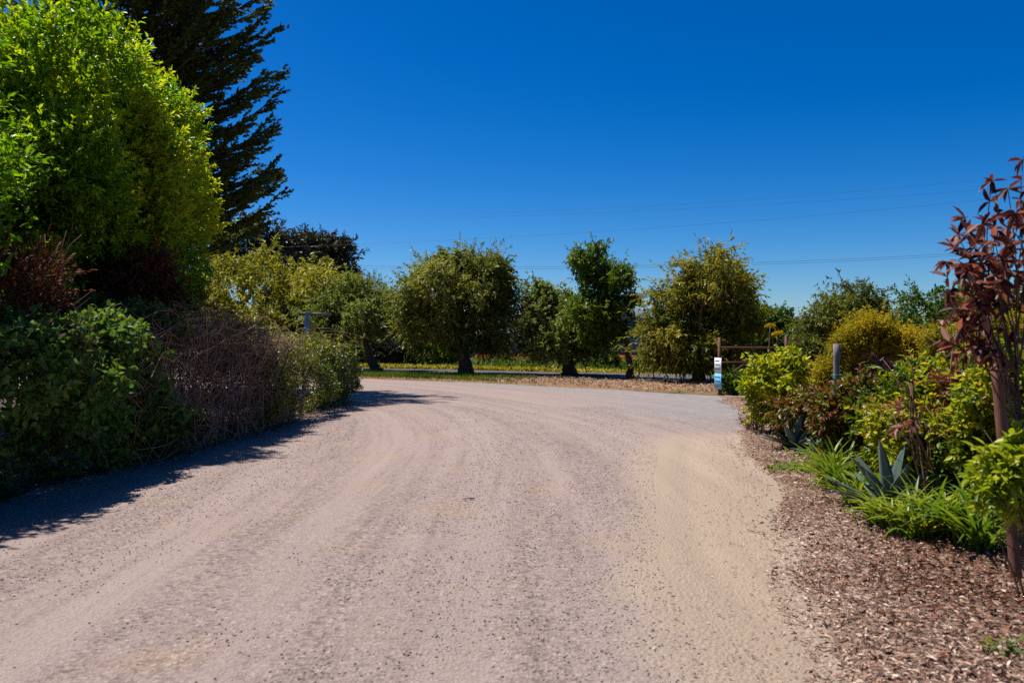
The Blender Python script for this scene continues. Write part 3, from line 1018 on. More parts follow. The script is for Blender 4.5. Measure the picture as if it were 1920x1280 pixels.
G = 'shrubs across the street'
shrub('roadside_shrub', 'grey green shrub across the street just left of the leaning trunk', [(668, 655, 22), (650, 660, 18), (685, 668, 14)], 53, M_PEPA, 1300, 7, .4, .2, .09, group=G)
shrub('roadside_shrub', 'dull brownish grey shrub across the street right of the leaning trunk', [(722, 652, 22), (742, 658, 20), (712, 665, 16)], 53, M_EUC, 1500, 7, .4, .2, .09, tone=(.4, 1), group=G)
shrub('roadside_shrub', 'tall shadowy shrub across the street midway between two pepper trunks', [(775, 648, 24), (765, 662, 18), (795, 660, 18)], 54, M_OLIVE, 1600, 7, .4, .2, .09, tone=(0, .5), group=G)
shrub('roadside_shrub', 'bright green shrub across the street left of the thick pepper trunk', [(822, 658, 22), (845, 660, 16), (805, 668, 14)], 52, M_PEPG, 1500, 7, .4, .2, .09, tone=(.4, 1), group=G)
shrub('roadside_shrub', 'twiggy brown bush across the street in front of the blue grey house', [(945, 676, 11), (955, 670, 7), (937, 672, 7)], 60, M_RUSSET, 500, 6, .4, .2, .06, group=G, stems=14, stem_r=.03)
shrub('roadside_shrub', 'low dark green bush beside the yellow flower strip', [(936, 682, 6), (945, 684, 6)], 52, M_PEPG, 350, 6, .3, .17, .08, group=G, fill=0)
shrub('roadside_shrub', 'low green bush across the street between the rounded tree and slim trunk', [(1128, 680, 13), (1145, 676, 12), (1112, 684, 9)], 46, M_PEPG, 900, 7, .3, .17, .08, group=G)
shrub('roadside_shrub', 'pale green bush across the street just right of the slim trunk', [(1212, 678, 14), (1232, 684, 12), (1200, 684, 9)], 44, M_PEPA, 900, 7, .3, .16, .08, group=G)
shrub('roadside_shrub', 'dark low bush across the street behind the golden pepper tree', [(1258, 684, 12), (1280, 682, 14)], 42, M_OLIVE, 900, 7, .3, .16, .08, tone=(0, .6), group=G)
shrub('thin_sapling', 'thin young sapling standing behind the low bush across the street', [(1152, 662, 6), (1153, 650, 5)], 45, M_OLIVE, 160, 5, .3, .15, .06, base_px=1152, stems=2, stem_r=.035, cat='sapling', fill=0)

# left hedge: bramble, bare thicket, leafy end


def hedge_block(name, label, y0, y1, h0, h1, depth, n, k, mat, slen, L, W, shape, tone, spread=.6, droop=.15, upn=.35, cat='bush', stems=20, axis_up=.15, front=.0):
    """a bank of foliage along the hedge line: leaves over its front, top and ends; canes inside."""
    t = thing(name, label, cat, (hedge_x((y0 + y1) / 2) - depth / 2, (y0 + y1) / 2, 0))
    reseed(label)
    mb = MB()
    N = int(n * 1.0)
    yy = y0 + (y1 - y0) * rng.random(N)
    part = rng.random(N)
    lump = .55 * (vnoise(yy, part * 0, .8, 41) - .5) + .3 * (vnoise(yy, part * 0, 2.2, 42) - .5)
    ht = np.interp(yy, np.linspace(y0, y1, len(h0)), h0) * (1 + .5 * lump)
    taper = np.minimum(1, np.minimum((yy - y0), (y1 - yy)) / .5 + .5)
    ht = ht * taper
    zf = ht * rng.random(N) ** .85
    lx = hedge_x(yy) + front
    bulge = .38 * np.sin(np.clip(zf / ht, 0, 1) * math.pi * .9) + .6 * (vnoise(yy, zf, 1.5, 43) - .5) + .35 * (vnoise(yy, zf, 4, 44) - .5)
    inn = np.abs(rng.normal(size=N)) * .16
    isf = part < .62
    x = np.where(isf, lx + bulge - .15 - inn, lx + .05 - depth * rng.random(N))
    z = np.where(isf, zf, ht - np.abs(rng.normal(size=N)) * .12 + .15 * (vnoise(x, yy, 2.5, 45) - .3))
    A = np.where(isf[:, None], np.array([.8, -.1, .15]), np.array([.1, 0, 1.])) + .6 * rng.normal(size=(N, 3))
    A = unit(A + np.array([0, 0, axis_up]))
    tn = np.clip(tone[0] + (tone[1] - tone[0]) * vnoise(yy, z, 1.4, 46) + .1 * rng.normal(size=N), 0, 1)
    ok = (z > .02) & (vnoise(yy, z - .5 * x, 1.9, 47) * .6 + vnoise(yy + z, z, 4.5, 48) * .4 > .33)
    sprigs(mb, np.c_[x, yy, z][ok], A[ok], k, slen, L, W, tn[ok], shape, spread, droop, upn)
    mb.build('foliage', mat, t)
    for _ in range(stems):
        st = MB()
        y = y0 + .3 + (y1 - y0 - .6) * rng.random()
        p0 = np.array([hedge_x(y) - .3 - .6 * rng.random(), y, -.02])
        p1 = p0 + np.array([.3 + .5 * rng.normal() * .5, rng.normal() * 1.1, .7 + .8 * rng.random()])
        tube(st, curve(p0, p1, 8, .12), np.linspace(.012, .005, 8), 5, .3 + .5 * rng.random())
        st.build('cane', TWIG, t, True)
    return t


hedge_block('bramble_bush', 'dark green broad leaved bramble bank along the shaded edge of the road', 3.2, 10.9, [1.5, 1.6, 1.65, 1.55, 1.6], None, 1.6, 11500, 5, M_BRAM,
            .24, .088, .056, 'leaf', (.0, .75), upn=.4)


def thicket(name, label, y0, y1, n, hz, seed_leaf=500):
    t = thing(name, label, 'thicket', (hedge_x((y0 + y1) / 2) - .7, (y0 + y1) / 2, 0))
    reseed(label)
    mb = MB()
    for i in range(n):
        y = y0 + (y1 - y0) * rng.random()
        z = hz(y) * rng.random() ** .8
        x = hedge_x(y) - .05 - 1.5 * rng.random() ** 2.2 + .15 * math.sin(z * 2)
        if rng.random() < .6:      # mostly lying canes
            d = np.array([rng.normal() * .18, rng.choice([-1, 1]) * (.7 + .9 * rng.random()), rng.normal() * .30])
        else:                      # arching or upright canes
            d = np.array([rng.normal() * .3, rng.normal() * .5, .5 + .7 * rng.random()])
            z *= .6
        p0 = np.array([x, y, max(z, 0)])
        p1 = p0 + d
        p1[1] = np.clip(p1[1], y0 - .5, y1 + .5)
        p1[2] = np.clip(p1[2], .02, hz(p1[1]) * 1.07)
        c = curve(p0, p1, 7, .07, rng.normal() * .10)
        c[:, 2] = np.maximum(c[:, 2], 0)
        r = .0035 + .0065 * rng.random() ** 2
        tube(mb, c, np.linspace(r, r * .5, 7), 4, np.clip(.6 + .28 * rng.normal(), 0, 1), cap=False)
    for i in range(100):   # long arching canes reaching the ground in front
        y = y0 + (y1 - y0) * rng.random()
        p0 = np.array([hedge_x(y) + .05 + .1 * rng.random(), y, 0])
        p1 = p0 + np.array([-.25, rng.normal() * .7, .5 + .7 * rng.random()])
        one = MB()
        tube(one, curve(p0, p1, 8, .14), np.linspace(.010, .004, 8), 5, .5 + .4 * rng.random())
        one.build('cane', TWIG, t)
    tag(mb.build('cane_tangle', TWIG, t), kind='stuff')
    lf = MB()
    m = seed_leaf
    y = y0 + (y1 - y0) * rng.random(m)
    z = 1.7 * rng.random(m)
    x = hedge_x(y) - .1 - .9 * rng.random(m)
    sprigs(lf, np.c_[x, y, z], rdir(m), 4, .12, .06, .03, rng.random(m) * .5, 'leaf', .7, .2, .4)
    lf.build('dry_leaf', M_RUSSET, t)
    gl = MB()
    m = 420
    y = y0 + (y1 - y0) * rng.random(m)
    z = 1.9 * rng.random(m)
    x = hedge_x(y) - .1 - .5 * rng.random(m)
    ok = vnoise(y, z, 1.3, 71) > .5
    sprigs(gl, np.c_[x, y, z][ok], rdir(m)[ok], 7, .2, .06, .034, rng.random(m)[ok] * .6, 'leaf', .7, .1, .5)
    gl.build('green_leaf', M_HEDGE, t)
    return t


thicket('bare_thicket', 'tangle of bare brown canes in the hedge between the bramble and leafy shrub', 10.2, 16.4, 2300,
        lambda y: float(np.interp(y, [10.2, 11, 12.5, 14, 15.5, 16.4], [1.65, 1.85, 2.1, 2.1, 1.75, 1.5])))
hedge_block('hedge_shrub', 'small leaved green hedge shrub at the far end of the hedge by the road bend', 14.2, 21.3, [1.05, 1.25, 1.38, 1.45, 1.35], None, 1.7, 6500, 7, M_HEDGE,
            .2, .062, .03, 'quad', (.15, .85), upn=.45)


def pale_canes():
    t = thing('dry_cane_pile', 'pale sunlit dry canes sprawling over the top of the small leaved hedge', 'canes', (-5.1, 17.5, 1.45))
    mb = MB()
    for i in range(170):
        y = 15.5 + 4.6 * rng.random()
        p0 = np.array([hedge_x(y) - .1 - 1.1 * rng.random(), y, 1.3 + .35 * rng.random()])
        d = np.array([rng.normal() * .55, rng.normal() * .7, rng.normal() * .22])
        r = .004 + .007 * rng.random() ** 2
        one = MB() if i < 100 else mb
        tube(one, curve(p0, p0 + d, 7, .12, -.12 * rng.random()), np.linspace(r, r * .5, 7), 4, np.clip(.72 + .2 * rng.normal(), 0, 1), cap=False)
        if i < 100:
            one.build('cane', TWIG, t)
    tag(mb.build('cane_tangle', TWIG, t), kind='stuff')
    mb2 = MB()
    P = np.c_[hedge_x(18.5) - .6 + .5 * rng.normal(size=160), 18.4 + 1.3 * rng.normal(size=160), 1.45 + .12 * rng.normal(size=160)]
    sprigs(mb2, P, unit(UP + .7 * rdir(160)), 6, .16, .065, .03, .5 + .5 * rng.random(160), 'quad')
    mb2.build('foliage', M_WILL, t)


pale_canes()
shrub('russet_shrub', 'dead reddish brown shrub rising from the bramble at the edge of the picture', [(30, 540, 42), (85, 530, 34), (60, 590, 48), (100, 580, 30), (40, 490, 25), (90, 490, 16)], 9.6, M_RUSSET, 620, 6, .26, .075, .020, 'quad',
      .35, .0, .5, axis_up=.9, stems=26, stem_r=.012, group='dead brown shrubs behind the hedge')
shrub('russet_shrub', 'dull dark brown dead shrub under the huge tree behind the bare thicket', [(225, 530, 45), (270, 520, 40), (250, 580, 50), (300, 560, 32), (200, 570, 35), (290, 490, 25)], 12.8, M_RUSSET, 2400, 6, .2, .075, .025, 'quad',
      .6, .1, .5, tone=(0, .6), axis_up=.3, stems=26, group='dead brown shrubs behind the hedge')
shrub('dark_shrub', 'dark green small leaved shrub beside the far yellow green tree', [(340, 560, 28), (352, 540, 20), (335, 600, 32), (360, 545, 12), (330, 620, 30)], 15.2, M_HEDGE, 1700, 8, .18, .055, .03, 'quad', .7, 0, .6, tone=(0, .4))


shrub('dark_shrub', 'very dark bushy growth between the bramble and the dead brown shrubs', [(180, 605, 50), (255, 622, 42), (120, 622, 42), (300, 615, 32), (210, 640, 40)], 11.6, M_HEDGE, 2600, 8, .18, .06, .032, 'quad', .7, 0, .6, tone=(0, .45))


def fence():
    t = thing('wire_fence', 'old wire mesh fence half buried in the bare cane thicket', 'fence', (-4.85, 13, 0))
    for y in (10.6, 13.3, 16.0):
        mb = MB()
        x = hedge_x(y) - .12
        tube(mb, [(x, y, -.05), (x, y, .7), (x, y, 1.42)], .022, 7)
        mb.build('post', M_WIRE, t, True)
    mb = MB()
    for z in np.linspace(.15, 1.32, 8):
        ys = np.linspace(10.6, 16, 25)
        tube(mb, np.c_[hedge_x(ys) - .09 + .02 * np.sin(ys * 5 + z), ys, z - .02 * np.abs(np.sin((ys - 10.6) / 2.7 * math.pi))], .0028, 4)
    for y in np.arange(10.6, 16, .17):
        x = hedge_x(y) - .088
        tube(mb, [(x, y, .1), (x + .01, y + .01, .7), (x, y, 1.34)], .0022, 4)
    mb.build('wire', M_WIRE, t)


fence()


def steel_posts():
    Y = 20.0
    t = thing('steel_post', 'blue grey steel post with a flat crossbar standing behind the hedge', 'post', ground_pt(571, Y))
    mb = MB()
    tube(mb, [ground_pt(569, Y, -.05), ground_pt(571, Y, 1.2), wp(577, 586, Y)], .055, 12)
    mb.build('pole', M_GALV, t, True)
    mb = MB()
    c = wp(588, 589, Y)
    box(mb, c + np.array([.02, .02, 0]), (.8, .04, .06), .02, bev=.008)
    mb.build('crossbar', M_WOODG, t)
    mb = MB()
    tube(mb, [wp(577, 586, Y), wp(577.2, 584, Y)], [.062, .045], 12)
    mb.build('cap', M_GALV, t, True)
    t = thing('bent_pipe', 'thin pale steel pipe with a bent top sticking out of the thicket', 'pipe', ground_pt(484, 16.2))
    mb = MB()
    tube(mb, [ground_pt(484, 16.2, -.05), ground_pt(484, 16.2, .9), wp(484, 630, 16.2), wp(485, 620, 16.2), wp(489, 615.5, 16.2), wp(494, 617, 16.2), wp(496, 621, 16.2)], .020, 8)
    mb.build('pipe', M_WOODG, t, True)


steel_posts()

# ------------------------------------------------------------------ gate, signs, posts


def gate():
    A = np.array([(1349 - 960) / F * 23.6, 23.6, 0.0])
    Bp = np.array([(1474 - 960) / F * 25.6, 25.6, 0.0])
    t = thing('pipe_gate', 'rusty red brown pipe gate standing open beside the pepper tree', 'gate', A)
    for p, h in ((A, 1.72), (Bp, 1.78)):
        mb = MB()
        tube(mb, [p - UP * .05, p + UP * .9, p + UP * h], .048, 10)
        mb.build('post', M_RUST, t, True)
    for z in (1.42, .98, .50):
        mb = MB()
        tube(mb, [A + UP * z, (A + Bp) / 2 + UP * (z - .012), Bp + UP * (z - .01)], .03 if z > 1 else .024, 8)
        mb.build('rail', M_RUST, t, True)
    mb = MB()
    tube(mb, [A * .55 + Bp * .45 + UP * .98, A * .35 + Bp * .65 + UP * .50], .024, 7)
    tube(mb, [A * .95 + Bp * .05 + UP * .50, A * .60 + Bp * .40 + UP * .98], .024, 7)
    mb.build('brace', M_RUST, t, True)
    # two boards on the post, seen almost edge on (they face the road)
    yaw = math.radians(-82)
    n = np.array([math.cos(yaw + math.pi / 2 + math.pi), math.sin(yaw + math.pi / 2 + math.pi), 0])
    for nm, lab, zc, h, mat, rows in (('sign_board', 'white sign board with dark lines fixed to the gate post above the blue one', .90, .44, M_WHITE, (.13, .02, -.1)),
                                      ('sign_board', 'light blue sign board with dark marks fixed low on the gate post', .435, .46, M_BLUE, (.12, .0, -.13))):
        d = np.array([math.cos(yaw), math.sin(yaw), 0])
        c = A + np.array([-.07, -.10, zc])
        o = thing(nm, lab, 'sign', c)
        mb = MB()
        box(mb, c, (.48, .022, h), yaw, bev=.004)
        mb.build('board', mat, o)
        for i, r in enumerate(rows):
            mb = MB()
            x = -.19
            while x < .17:
                w = .03 + .05 * rng.random()
                if x + w > .2:
                    break
                for sgn in (1, -1):
                    box(mb, c + d * (x + w / 2) + UP * r + n * .0125 * sgn, (w, .003, .038), yaw)
                x += w + .018
            mb.build('lettering', M_INK, o)


gate()


def wood_post():
    Y = 9.6
    t = thing('wooden_post', 'weathered grey round wooden post with teal ties among the shrubs', 'post', ground_pt(1567, Y))
    mb = MB()
    z = np.linspace(-.05, 1.57, 12)
    tube(mb, np.c_[(1567 - 960) / F * Y - .012 * np.sin(z * 3), Y + 0 * z, z], .038 + .003 * np.sin(z * 9), 12)
    mb.build('shaft', M_WOODG, t, True)
    for py in (703, 724):
        mb = MB()
        c = wp(1567, py, Y)
        a = np.linspace(0, 2 * math.pi, 14)
        tube(mb, np.c_[c[0] + .052 * np.cos(a) + .02 * (np.cos(a) > .8), c[1] + .052 * np.sin(a), c[2] + .006 * np.sin(a * 2)], .006, 6)
        mb.build('tie', M_TIE, t, True)
    Y = 5.16
    t = thing('brown_stake', 'leaning brown stake with a teal tie supporting the bronze sapling', 'stake', ground_pt(1908, Y))
    mb = MB()
    p0, p1 = ground_pt(1909, Y, -.04), wp(1866, 668, Y + .12)
    u = np.linspace(0, 1, 10)[:, None]
    tube(mb, p0 + (p1 - p0) * u, .036, 12)
    mb.build('shaft', M_STAKE, t, True)
    mb = MB()
    c = p0 + (p1 - p0) * .37
    a = np.linspace(0, 2 * math.pi, 16)
    tube(mb, np.c_[c[0] + .02 + .065 * np.cos(a), c[1] + .05 * np.sin(a), c[2] + .01 * np.cos(a)], .008, 6)
    mb.build('tie', M_TIE, t, True)


wood_post()

# ------------------------------------------------------------------ planting bed on the right

shrub('olive_shrub', 'shadowy olive shrub just behind the wooden post', [(1500, 690, 28), (1520, 662, 26), (1482, 728, 24), (1525, 728, 30), (1545, 680, 24)], 20, M_OLIVE, 3200, 8, .2, .07, .03, tone=(0, .55))
shrub('spiky_plant', 'low dark spiky plant at the foot of the rusty gate', [(1400, 722, 15), (1385, 728, 10), (1415, 728, 10)], 23.4, M_PEPG, 260, 8, .3, .26, .05, 'quad', .8, 0, .2, axis_up=.8, stems=0, cat='plant')
shrub('fennel', 'big clump of yellow flowering fennel behind the wooden post', [(1600, 662, 30), (1562, 692, 26), (1650, 642, 30), (1692, 662, 34), (1640, 702, 40), (1565, 742, 26), (1722, 690, 30), (1620, 740, 36), (1690, 730, 34), (1585, 645, 24), (1625, 630, 24), (1715, 655, 26), (1740, 700, 24), (1545, 715, 22)], 16.5, M_FEN,
      15000, 9, .22, .05, .024, 'quad', .75, 0, 1.0, (.15, .85), 1.0, .4, stems=16, stem_r=.012, cat='fennel', group='yellow fennel clumps')
shrub('fennel', 'smaller yellow fennel clump seen behind the bronze sapling', [(1840, 652, 34), (1885, 632, 34), (1800, 682, 34), (1760, 690, 26), (1900, 690, 34), (1840, 710, 34), (1760, 650, 24), (1820, 625, 26), (1930, 640, 34), (1740, 715, 26)], 13.5, M_FEN,
      12500, 9, .2, .045, .022, 'quad', .75, 0, 1.0, (.1, .75), 1.0, .4, stems=12, stem_r=.010, cat='fennel', group='yellow fennel clumps')


def umbel(px, py, Y, lab):
    t = thing('flower_stalk', lab, 'flower', ground_pt(px, Y))
    mb = MB()
    top = wp(px, py, Y)
    c = curve(ground_pt(px, Y, -.03), top, 8, .01)
    tube(mb, c, np.linspace(.028, .016, 8), 6, .45)
    mb.build('stem', TWIG, t, True)
    f = MB()
    n = 420
    d = rdir(n)
    d[:, 2] = np.abs(d[:, 2])
    P = top + d * np.array([.13, .13, .09]) * (.6 + .4 * rng.random((n, 1)))
    leaves(f, P, d, rdir(n), .045, .03, .6 + .4 * rng.random(n))
    f.build('flower_head', M_FEN, t)


umbel(1444, 613, 22.5, 'tall stalk with an orange yellow flower head behind the gate rail')
umbel(1457, 628, 22.8, 'slightly shorter stalk with a small yellow flower head behind the gate rail')

shrub('lime_sapling', 'slender sapling with yellow green leaves standing at the corner of the bed', [(1445, 702, 34), (1428, 732, 28), (1466, 682, 26), (1482, 705, 26), (1440, 772, 18), (1470, 740, 28), (1490, 675, 12), (1425, 778, 10)], 13.6, M_YG,
      1500, 7, .16, .075, .042, 'leaf', .65, .1, .7, (.3, .9), .5, .5, stems=6, base_px=1449, stem_r=.016, cat='sapling', sub=5, srad=.4)
shrub('red_tipped_shrub', 'young shrub with rusty red drooping leaves right of the slender yellow green sapling', [(1500, 772, 34), (1525, 790, 36), (1540, 762, 26), (1508, 825, 26), (1480, 790, 18)], 11.8, M_MIX,
      1000, 7, .16, .085, .032, 'leaf', .55, .5, .5, (.35, 1.0), .1, .5, stems=12, tvar=.2)
shrub('mixed_shrub', 'green shrub flecked with red leaves growing round the wooden post', [(1590, 775, 38), (1622, 815, 44), (1660, 765, 36), (1600, 850, 36), (1565, 800, 30), (1640, 850, 36), (1560, 850, 24), (1680, 820, 36), (1610, 735, 26), (1700, 790, 34), (1550, 770, 24), (1650, 880, 26)], 9.3, M_MIX,
      5000, 7, .14, .062, .030, 'leaf', .6, .1, .7, (.0, .75), .4, .4, stems=18, tvar=.22)
shrub('purple_shrub', 'dark purple leaved shrub right of the wooden post', [(1655, 715, 26), (1672, 740, 26), (1640, 735, 20), (1690, 750, 20), (1680, 700, 12)], 10.4, M_PURP,
      850, 7, .14, .075, .034, 'leaf', .6, .1, .7, (.1, .9), .4, .5, stems=12)
shrub('yellow_green_shrub', 'bright yellow green shrub spreading behind the large agave', [(1740, 850, 44), (1795, 825, 54), (1850, 790, 56), (1762, 780, 44), (1830, 870, 44), (1905, 770, 52), (1720, 800, 34), (1780, 735, 30), (1880, 860, 44), (1950, 820, 60)], 7.2, M_YGM,
      5200, 7, .15, .062, .036, 'leaf', .6, .05, .9, (.0, 1.0), .5, .4, stems=24, tvar=.18)
shrub('copper_shrub', 'sparse coppery pink leaves of a shrub left of the brown stake', [(1780, 620, 16), (1830, 600, 14), (1690, 690, 10), (1720, 770, 24), (1760, 715, 20), (1800, 700, 26), (1830, 735, 20), (1700, 720, 12)], 6.8, M_BRZ,
      36, 5, .14, .085, .035, 'leaf', .6, .2, .5, (.5, 1.0), .3, .3, stems=8, sub=4, fill=0)
shrub('lime_shrub', 'lime green clump of toothed leaves hanging in front of the brown stake', [(1880, 890, 30), (1905, 870, 30), (1860, 915, 20), (1930, 900, 45), (1900, 925, 24), (1850, 900, 12), (1920, 850, 26)], 4.75, M_LIME,
      420, 6, .09, .075, .036, 'leaf', .7, .1, .9, (.3, 1.0), .3, .4, stems=8, base_px=1945, stem_r=.007, sub=5, fill=0)


shrub('leafy_shrub', 'tall yellow green shrub between the purple shrub and the bright spreading one', [(1715, 830, 36), (1700, 780, 34), (1740, 760, 36), (1700, 870, 30), (1670, 860, 26), (1770, 720, 34), (1725, 715, 28), (1690, 740, 26), (1800, 700, 30)], 8.3, M_YGM,
      3800, 7, .14, .058, .032, 'leaf', .6, .05, .8, (.0, .8), .5, .4, stems=16, tvar=.18)
shrub('leafy_shrub', 'dense green shrub filling the bed behind the brown stake', [(1850, 760, 50), (1910, 740, 50), (1890, 820, 50), (1950, 800, 60), (1830, 830, 40), (1930, 690, 40), (1870, 700, 34)], 6.4, M_YGM,
      2600, 7, .14, .058, .032, 'leaf', .6, .05, .8, (.0, .75), .5, .4, stems=16, tvar=.18)


def bronze_sapling():
    reseed('bronze sapling 3')
    Y = 5.0
    base = ground_pt(1930, Y)
    t = thing('bronze_sapling', 'tall sapling with dark red bronze leaves tied to the brown stake', 'sapling', base)
    mb = MB()
    fork = wp(1905, 700, Y)
    tr = curve(base - UP * .04, fork, 10, .01)
    tube(mb, tr, np.linspace(.018, .012, 10), 8, .25)
    mb.build('trunk', BARK, t, True)
    tips = [(1795, 500, -.1), (1790, 405 + 60, .15), (1815, 440, .1), (1840, 420, -.2), (1870, 400, .1), (1890, 355, 0), (1918, 300, .1), (1935, 340, -.1), (1960, 420, .1), (1830, 560, -.2), (1800, 585, .1),
            (1950, 520, -.2), (1890, 470, .25), (1920, 430, -.2), (1990, 480, .2), (1845, 500, .2), (1795, 440, .2), (1905, 400, -.3), (1860, 340, .1), (1940, 280, .2), (1815, 510, -.2), (1840, 460, .3), (1865, 450, -.3), (1810, 410, .2), (1885, 430, .2), (1785, 545, .2), (1775, 490, .0), (1800, 620, -.1), (1780, 640, .1), (1835, 650, -.15), (1815, 600, .25), (1860, 665, .1)]
    lf, st = MB(), MB()
    for (px, py, dy) in tips:
        k = rng.integers(6, 10)
        end = wp(px, py, Y + dy)
        c = curve(tr[k], end, 9, .05)
        tube(st, c, np.linspace(.0065, .0025, 9), 5, .22)
        # leaf whorls along the outer half
        m = int(12 + 5 * rng.random())
        u = np.r_[.62 + .38 * np.floor(rng.random(m) * 4) / 4, np.ones(8)]
        P = np.stack([np.interp(u, np.linspace(0, 1, 9), c[:, i]) for i in range(3)], -1)
        ax = unit(c[-1] - c[3])
        D = unit(ax * .35 + rdir(len(u)) * .85 + np.array([0, 0, -.5]))
        Lf = .075 + .055 * rng.random(len(u))
        leaves(lf, P, D, unit(UP + .6 * rdir(len(u))), Lf, Lf * .36, np.clip(.5 + .32 * rng.normal(size=len(u)), 0, 1), 'leaf')
    st.build('branch', BARK, t, True)
    lf.build('foliage', M_BRZ, t)


bronze_sapling()


def agave(px, Y, R, n, lab, seed):
    r_ = np.random.default_rng(seed)
    c = ground_pt(px, Y)
    c[2] = bed_z(c[0], Y)
    t = thing('agave', lab, 'agave', c, 'blue grey agaves in the planting bed')
    for i in range(n):
        a = i * 2.39996 + r_.normal() * .15
        el = np.interp(i, [0, n - 1], [.25, 1.35]) + r_.normal() * .06
        L = R * (.8 + .35 * r_.random())
        d = np.array([math.cos(a) * math.cos(el), math.sin(a) * math.cos(el), math.sin(el)])
        side = unit(np.cross(UP, d))
        nn = np.cross(d, side)
        u = np.linspace(0, 1, 9)
        w = .115 * R * np.interp(u, [0, .12, .45, .8, 1], [.75, .7, 1, .55, .02])
        bend = (u ** 2) * .14 * L
        mid = c + np.outer(u * L, d) + np.outer(-bend, nn) * .6 + UP * .03
        V, q = [], []
        for s, dn in ((-1, .30), (-.5, .08), (0, 0), (.5, .08), (1, .30)):
            V.append(mid + np.outer(w * s, side) + np.outer(w * dn, nn))
        for s, dn in ((.5, -.05), (0, -.22), (-.5, -.05)):
            V.append(mid + np.outer(w * s, side) + np.outer(w * dn, nn))
        V = np.stack(V, 1)
        m = V.shape[1]
        for k in range(8):
            for j in range(m):
                j2 = (j + 1) % m
                q.append([k * m + j, k * m + j2, (k + 1) * m + j2, (k + 1) * m + j])
        mb = MB()
        mb.add(V.reshape(-1, 3), [np.array(q)], np.clip(.45 + .2 * r_.normal(), 0, 1))
        mb.build('leaf', M_AGAVE, t, True)


agave(1668, 7.15, .60, 22, 'large blue grey agave among the grassy daylilies', 3)
agave(1492, 11.5, .60, 18, 'medium blue grey agave at the corner of the bed under the red tipped shrub', 5)
agave(1770, 7.3, .55, 14, 'blue grey agave half hidden behind the daylilies right of the large one', 8)
agave(1535, 10.6, .36, 14, 'small blue grey agave behind the red tipped shrub', 9)


def daylily(px, Y, R, n, lab, tone=.5):
    c = ground_pt(px, Y)
    c[2] = bed_z(c[0], Y)
    t = thing('daylily', lab, 'daylily', c, 'grassy daylily clumps along the edge of the bed')
    mb = MB()
    for i in range(n):
        a = rng.random() * 6.283
        d = np.array([math.cos(a), math.sin(a), 0])
        L = R * (.65 + .6 * rng.random())
        el = .75 + .7 * rng.random()
        u = np.linspace(0, 1, 8)
        hor = L * (np.cos(el) * u + .25 * u ** 2)
        ver = L * (1.15 * np.sin(el) * u - (.2 + .55 * rng.random()) * u ** 2.4)
        p = c + np.array([rng.normal() * .06, rng.normal() * .06, 0]) + np.outer(hor, d) + np.outer(np.maximum(ver, .01), UP)
        s = np.cross(UP, d) * math.cos(.3 * rng.normal()) + UP * .15 * rng.normal()
        w = (.009 + .007 * rng.random()) * np.interp(u, [0, .3, .75, 1], [.8, 1, .75, .03]) * 1.15
        dip = w * .45
        V = np.stack([p + np.outer(w, s), p - np.outer(dip, UP), p - np.outer(w, s)], 1).reshape(-1, 3)
        k = np.arange(7)[:, None] * 3
        q = np.concatenate([k + np.array([0, 1, 4, 3]), k + np.array([1, 2, 5, 4])])
        mb.add(V, [q], np.clip(tone + .22 * rng.normal(), 0, 1))
    mb.build('foliage', M_LILY, t)


daylily(1562, 8.6, .55, 90, 'bright daylily clump left of the large agave')
daylily(1610, 7.6, .5, 90, 'daylily clump touching the left side of the large agave', .4)
daylily(1712, 6.35, .5, 110, 'yellow tipped daylily clump in front of the large agave', .65)
daylily(1770, 6.4, .55, 110, 'daylily clump below the yellow green shrub', .45)
daylily(1800, 7.1, .7, 100, 'tall daylily clump with long pale blades behind the front ones', .5)
daylily(1840, 5.9, .6, 110, 'dark green daylily clump beside the brown stake', .3)
daylily(1655, 6.75, .38, 60, 'small daylily clump at the front foot of the large agave', .6)
daylily(1905, 6.2, .6, 90, 'shaded daylily clump behind the brown stake', .2)


def weeds(px, Y, lab, n=150, R=.2):
    c = ground_pt(px, Y)
    t = thing('weed_patch', lab, 'weeds', c, 'low green weed patches in the mulch')
    mb = MB()
    P = np.c_[c[0] + R * rng.normal(size=n), Y + R * .7 * rng.normal(size=n), np.zeros(n)]
    P[:, 2] = bed_z(P[:, 0], P[:, 1])
    sprigs(mb, P, unit(UP + .7 * rdir(n)), 5, .07, .05, .022, np.clip(.45 + .2 * rng.normal(size=n), 0, 1), 'quad')
    mb.build('foliage', M_LILY, t)


weeds(1512, 9.7, 'low green weeds in the mulch beside the foot of the wooden post')
weeds(1530, 11, 'bright low weeds just behind the medium agave', 110)
weeds(1885, 3.95, 'tiny green weeds in the wood chips at the bottom of the picture', 9, .06)


def dry_plant():
    Y = 14.0
    c = ground_pt(1417, Y, .0)
    t = thing('dry_plant', 'dead dark twiggy plant at the corner of the bed beside the apron', 'plant', c)
    mb = MB()
    lf = MB()
    for i in range(26):
        d = unit(np.array([rng.normal() * .6, rng.normal() * .5, .9])) * (.22 + .2 * rng.random())
        q = curve(c, c + d, 6, .08)
        tube(mb, q, np.linspace(.007, .003, 6), 4, .1)
        sprigs(lf, q[2:], np.repeat(unit(d)[None], 4, 0), 3, .05, .06, .016, np.full(4, .15), 'quad', .5)
    mb.build('stem', TWIG, t)
    lf.build('foliage', M_PURP, t)


dry_plant()


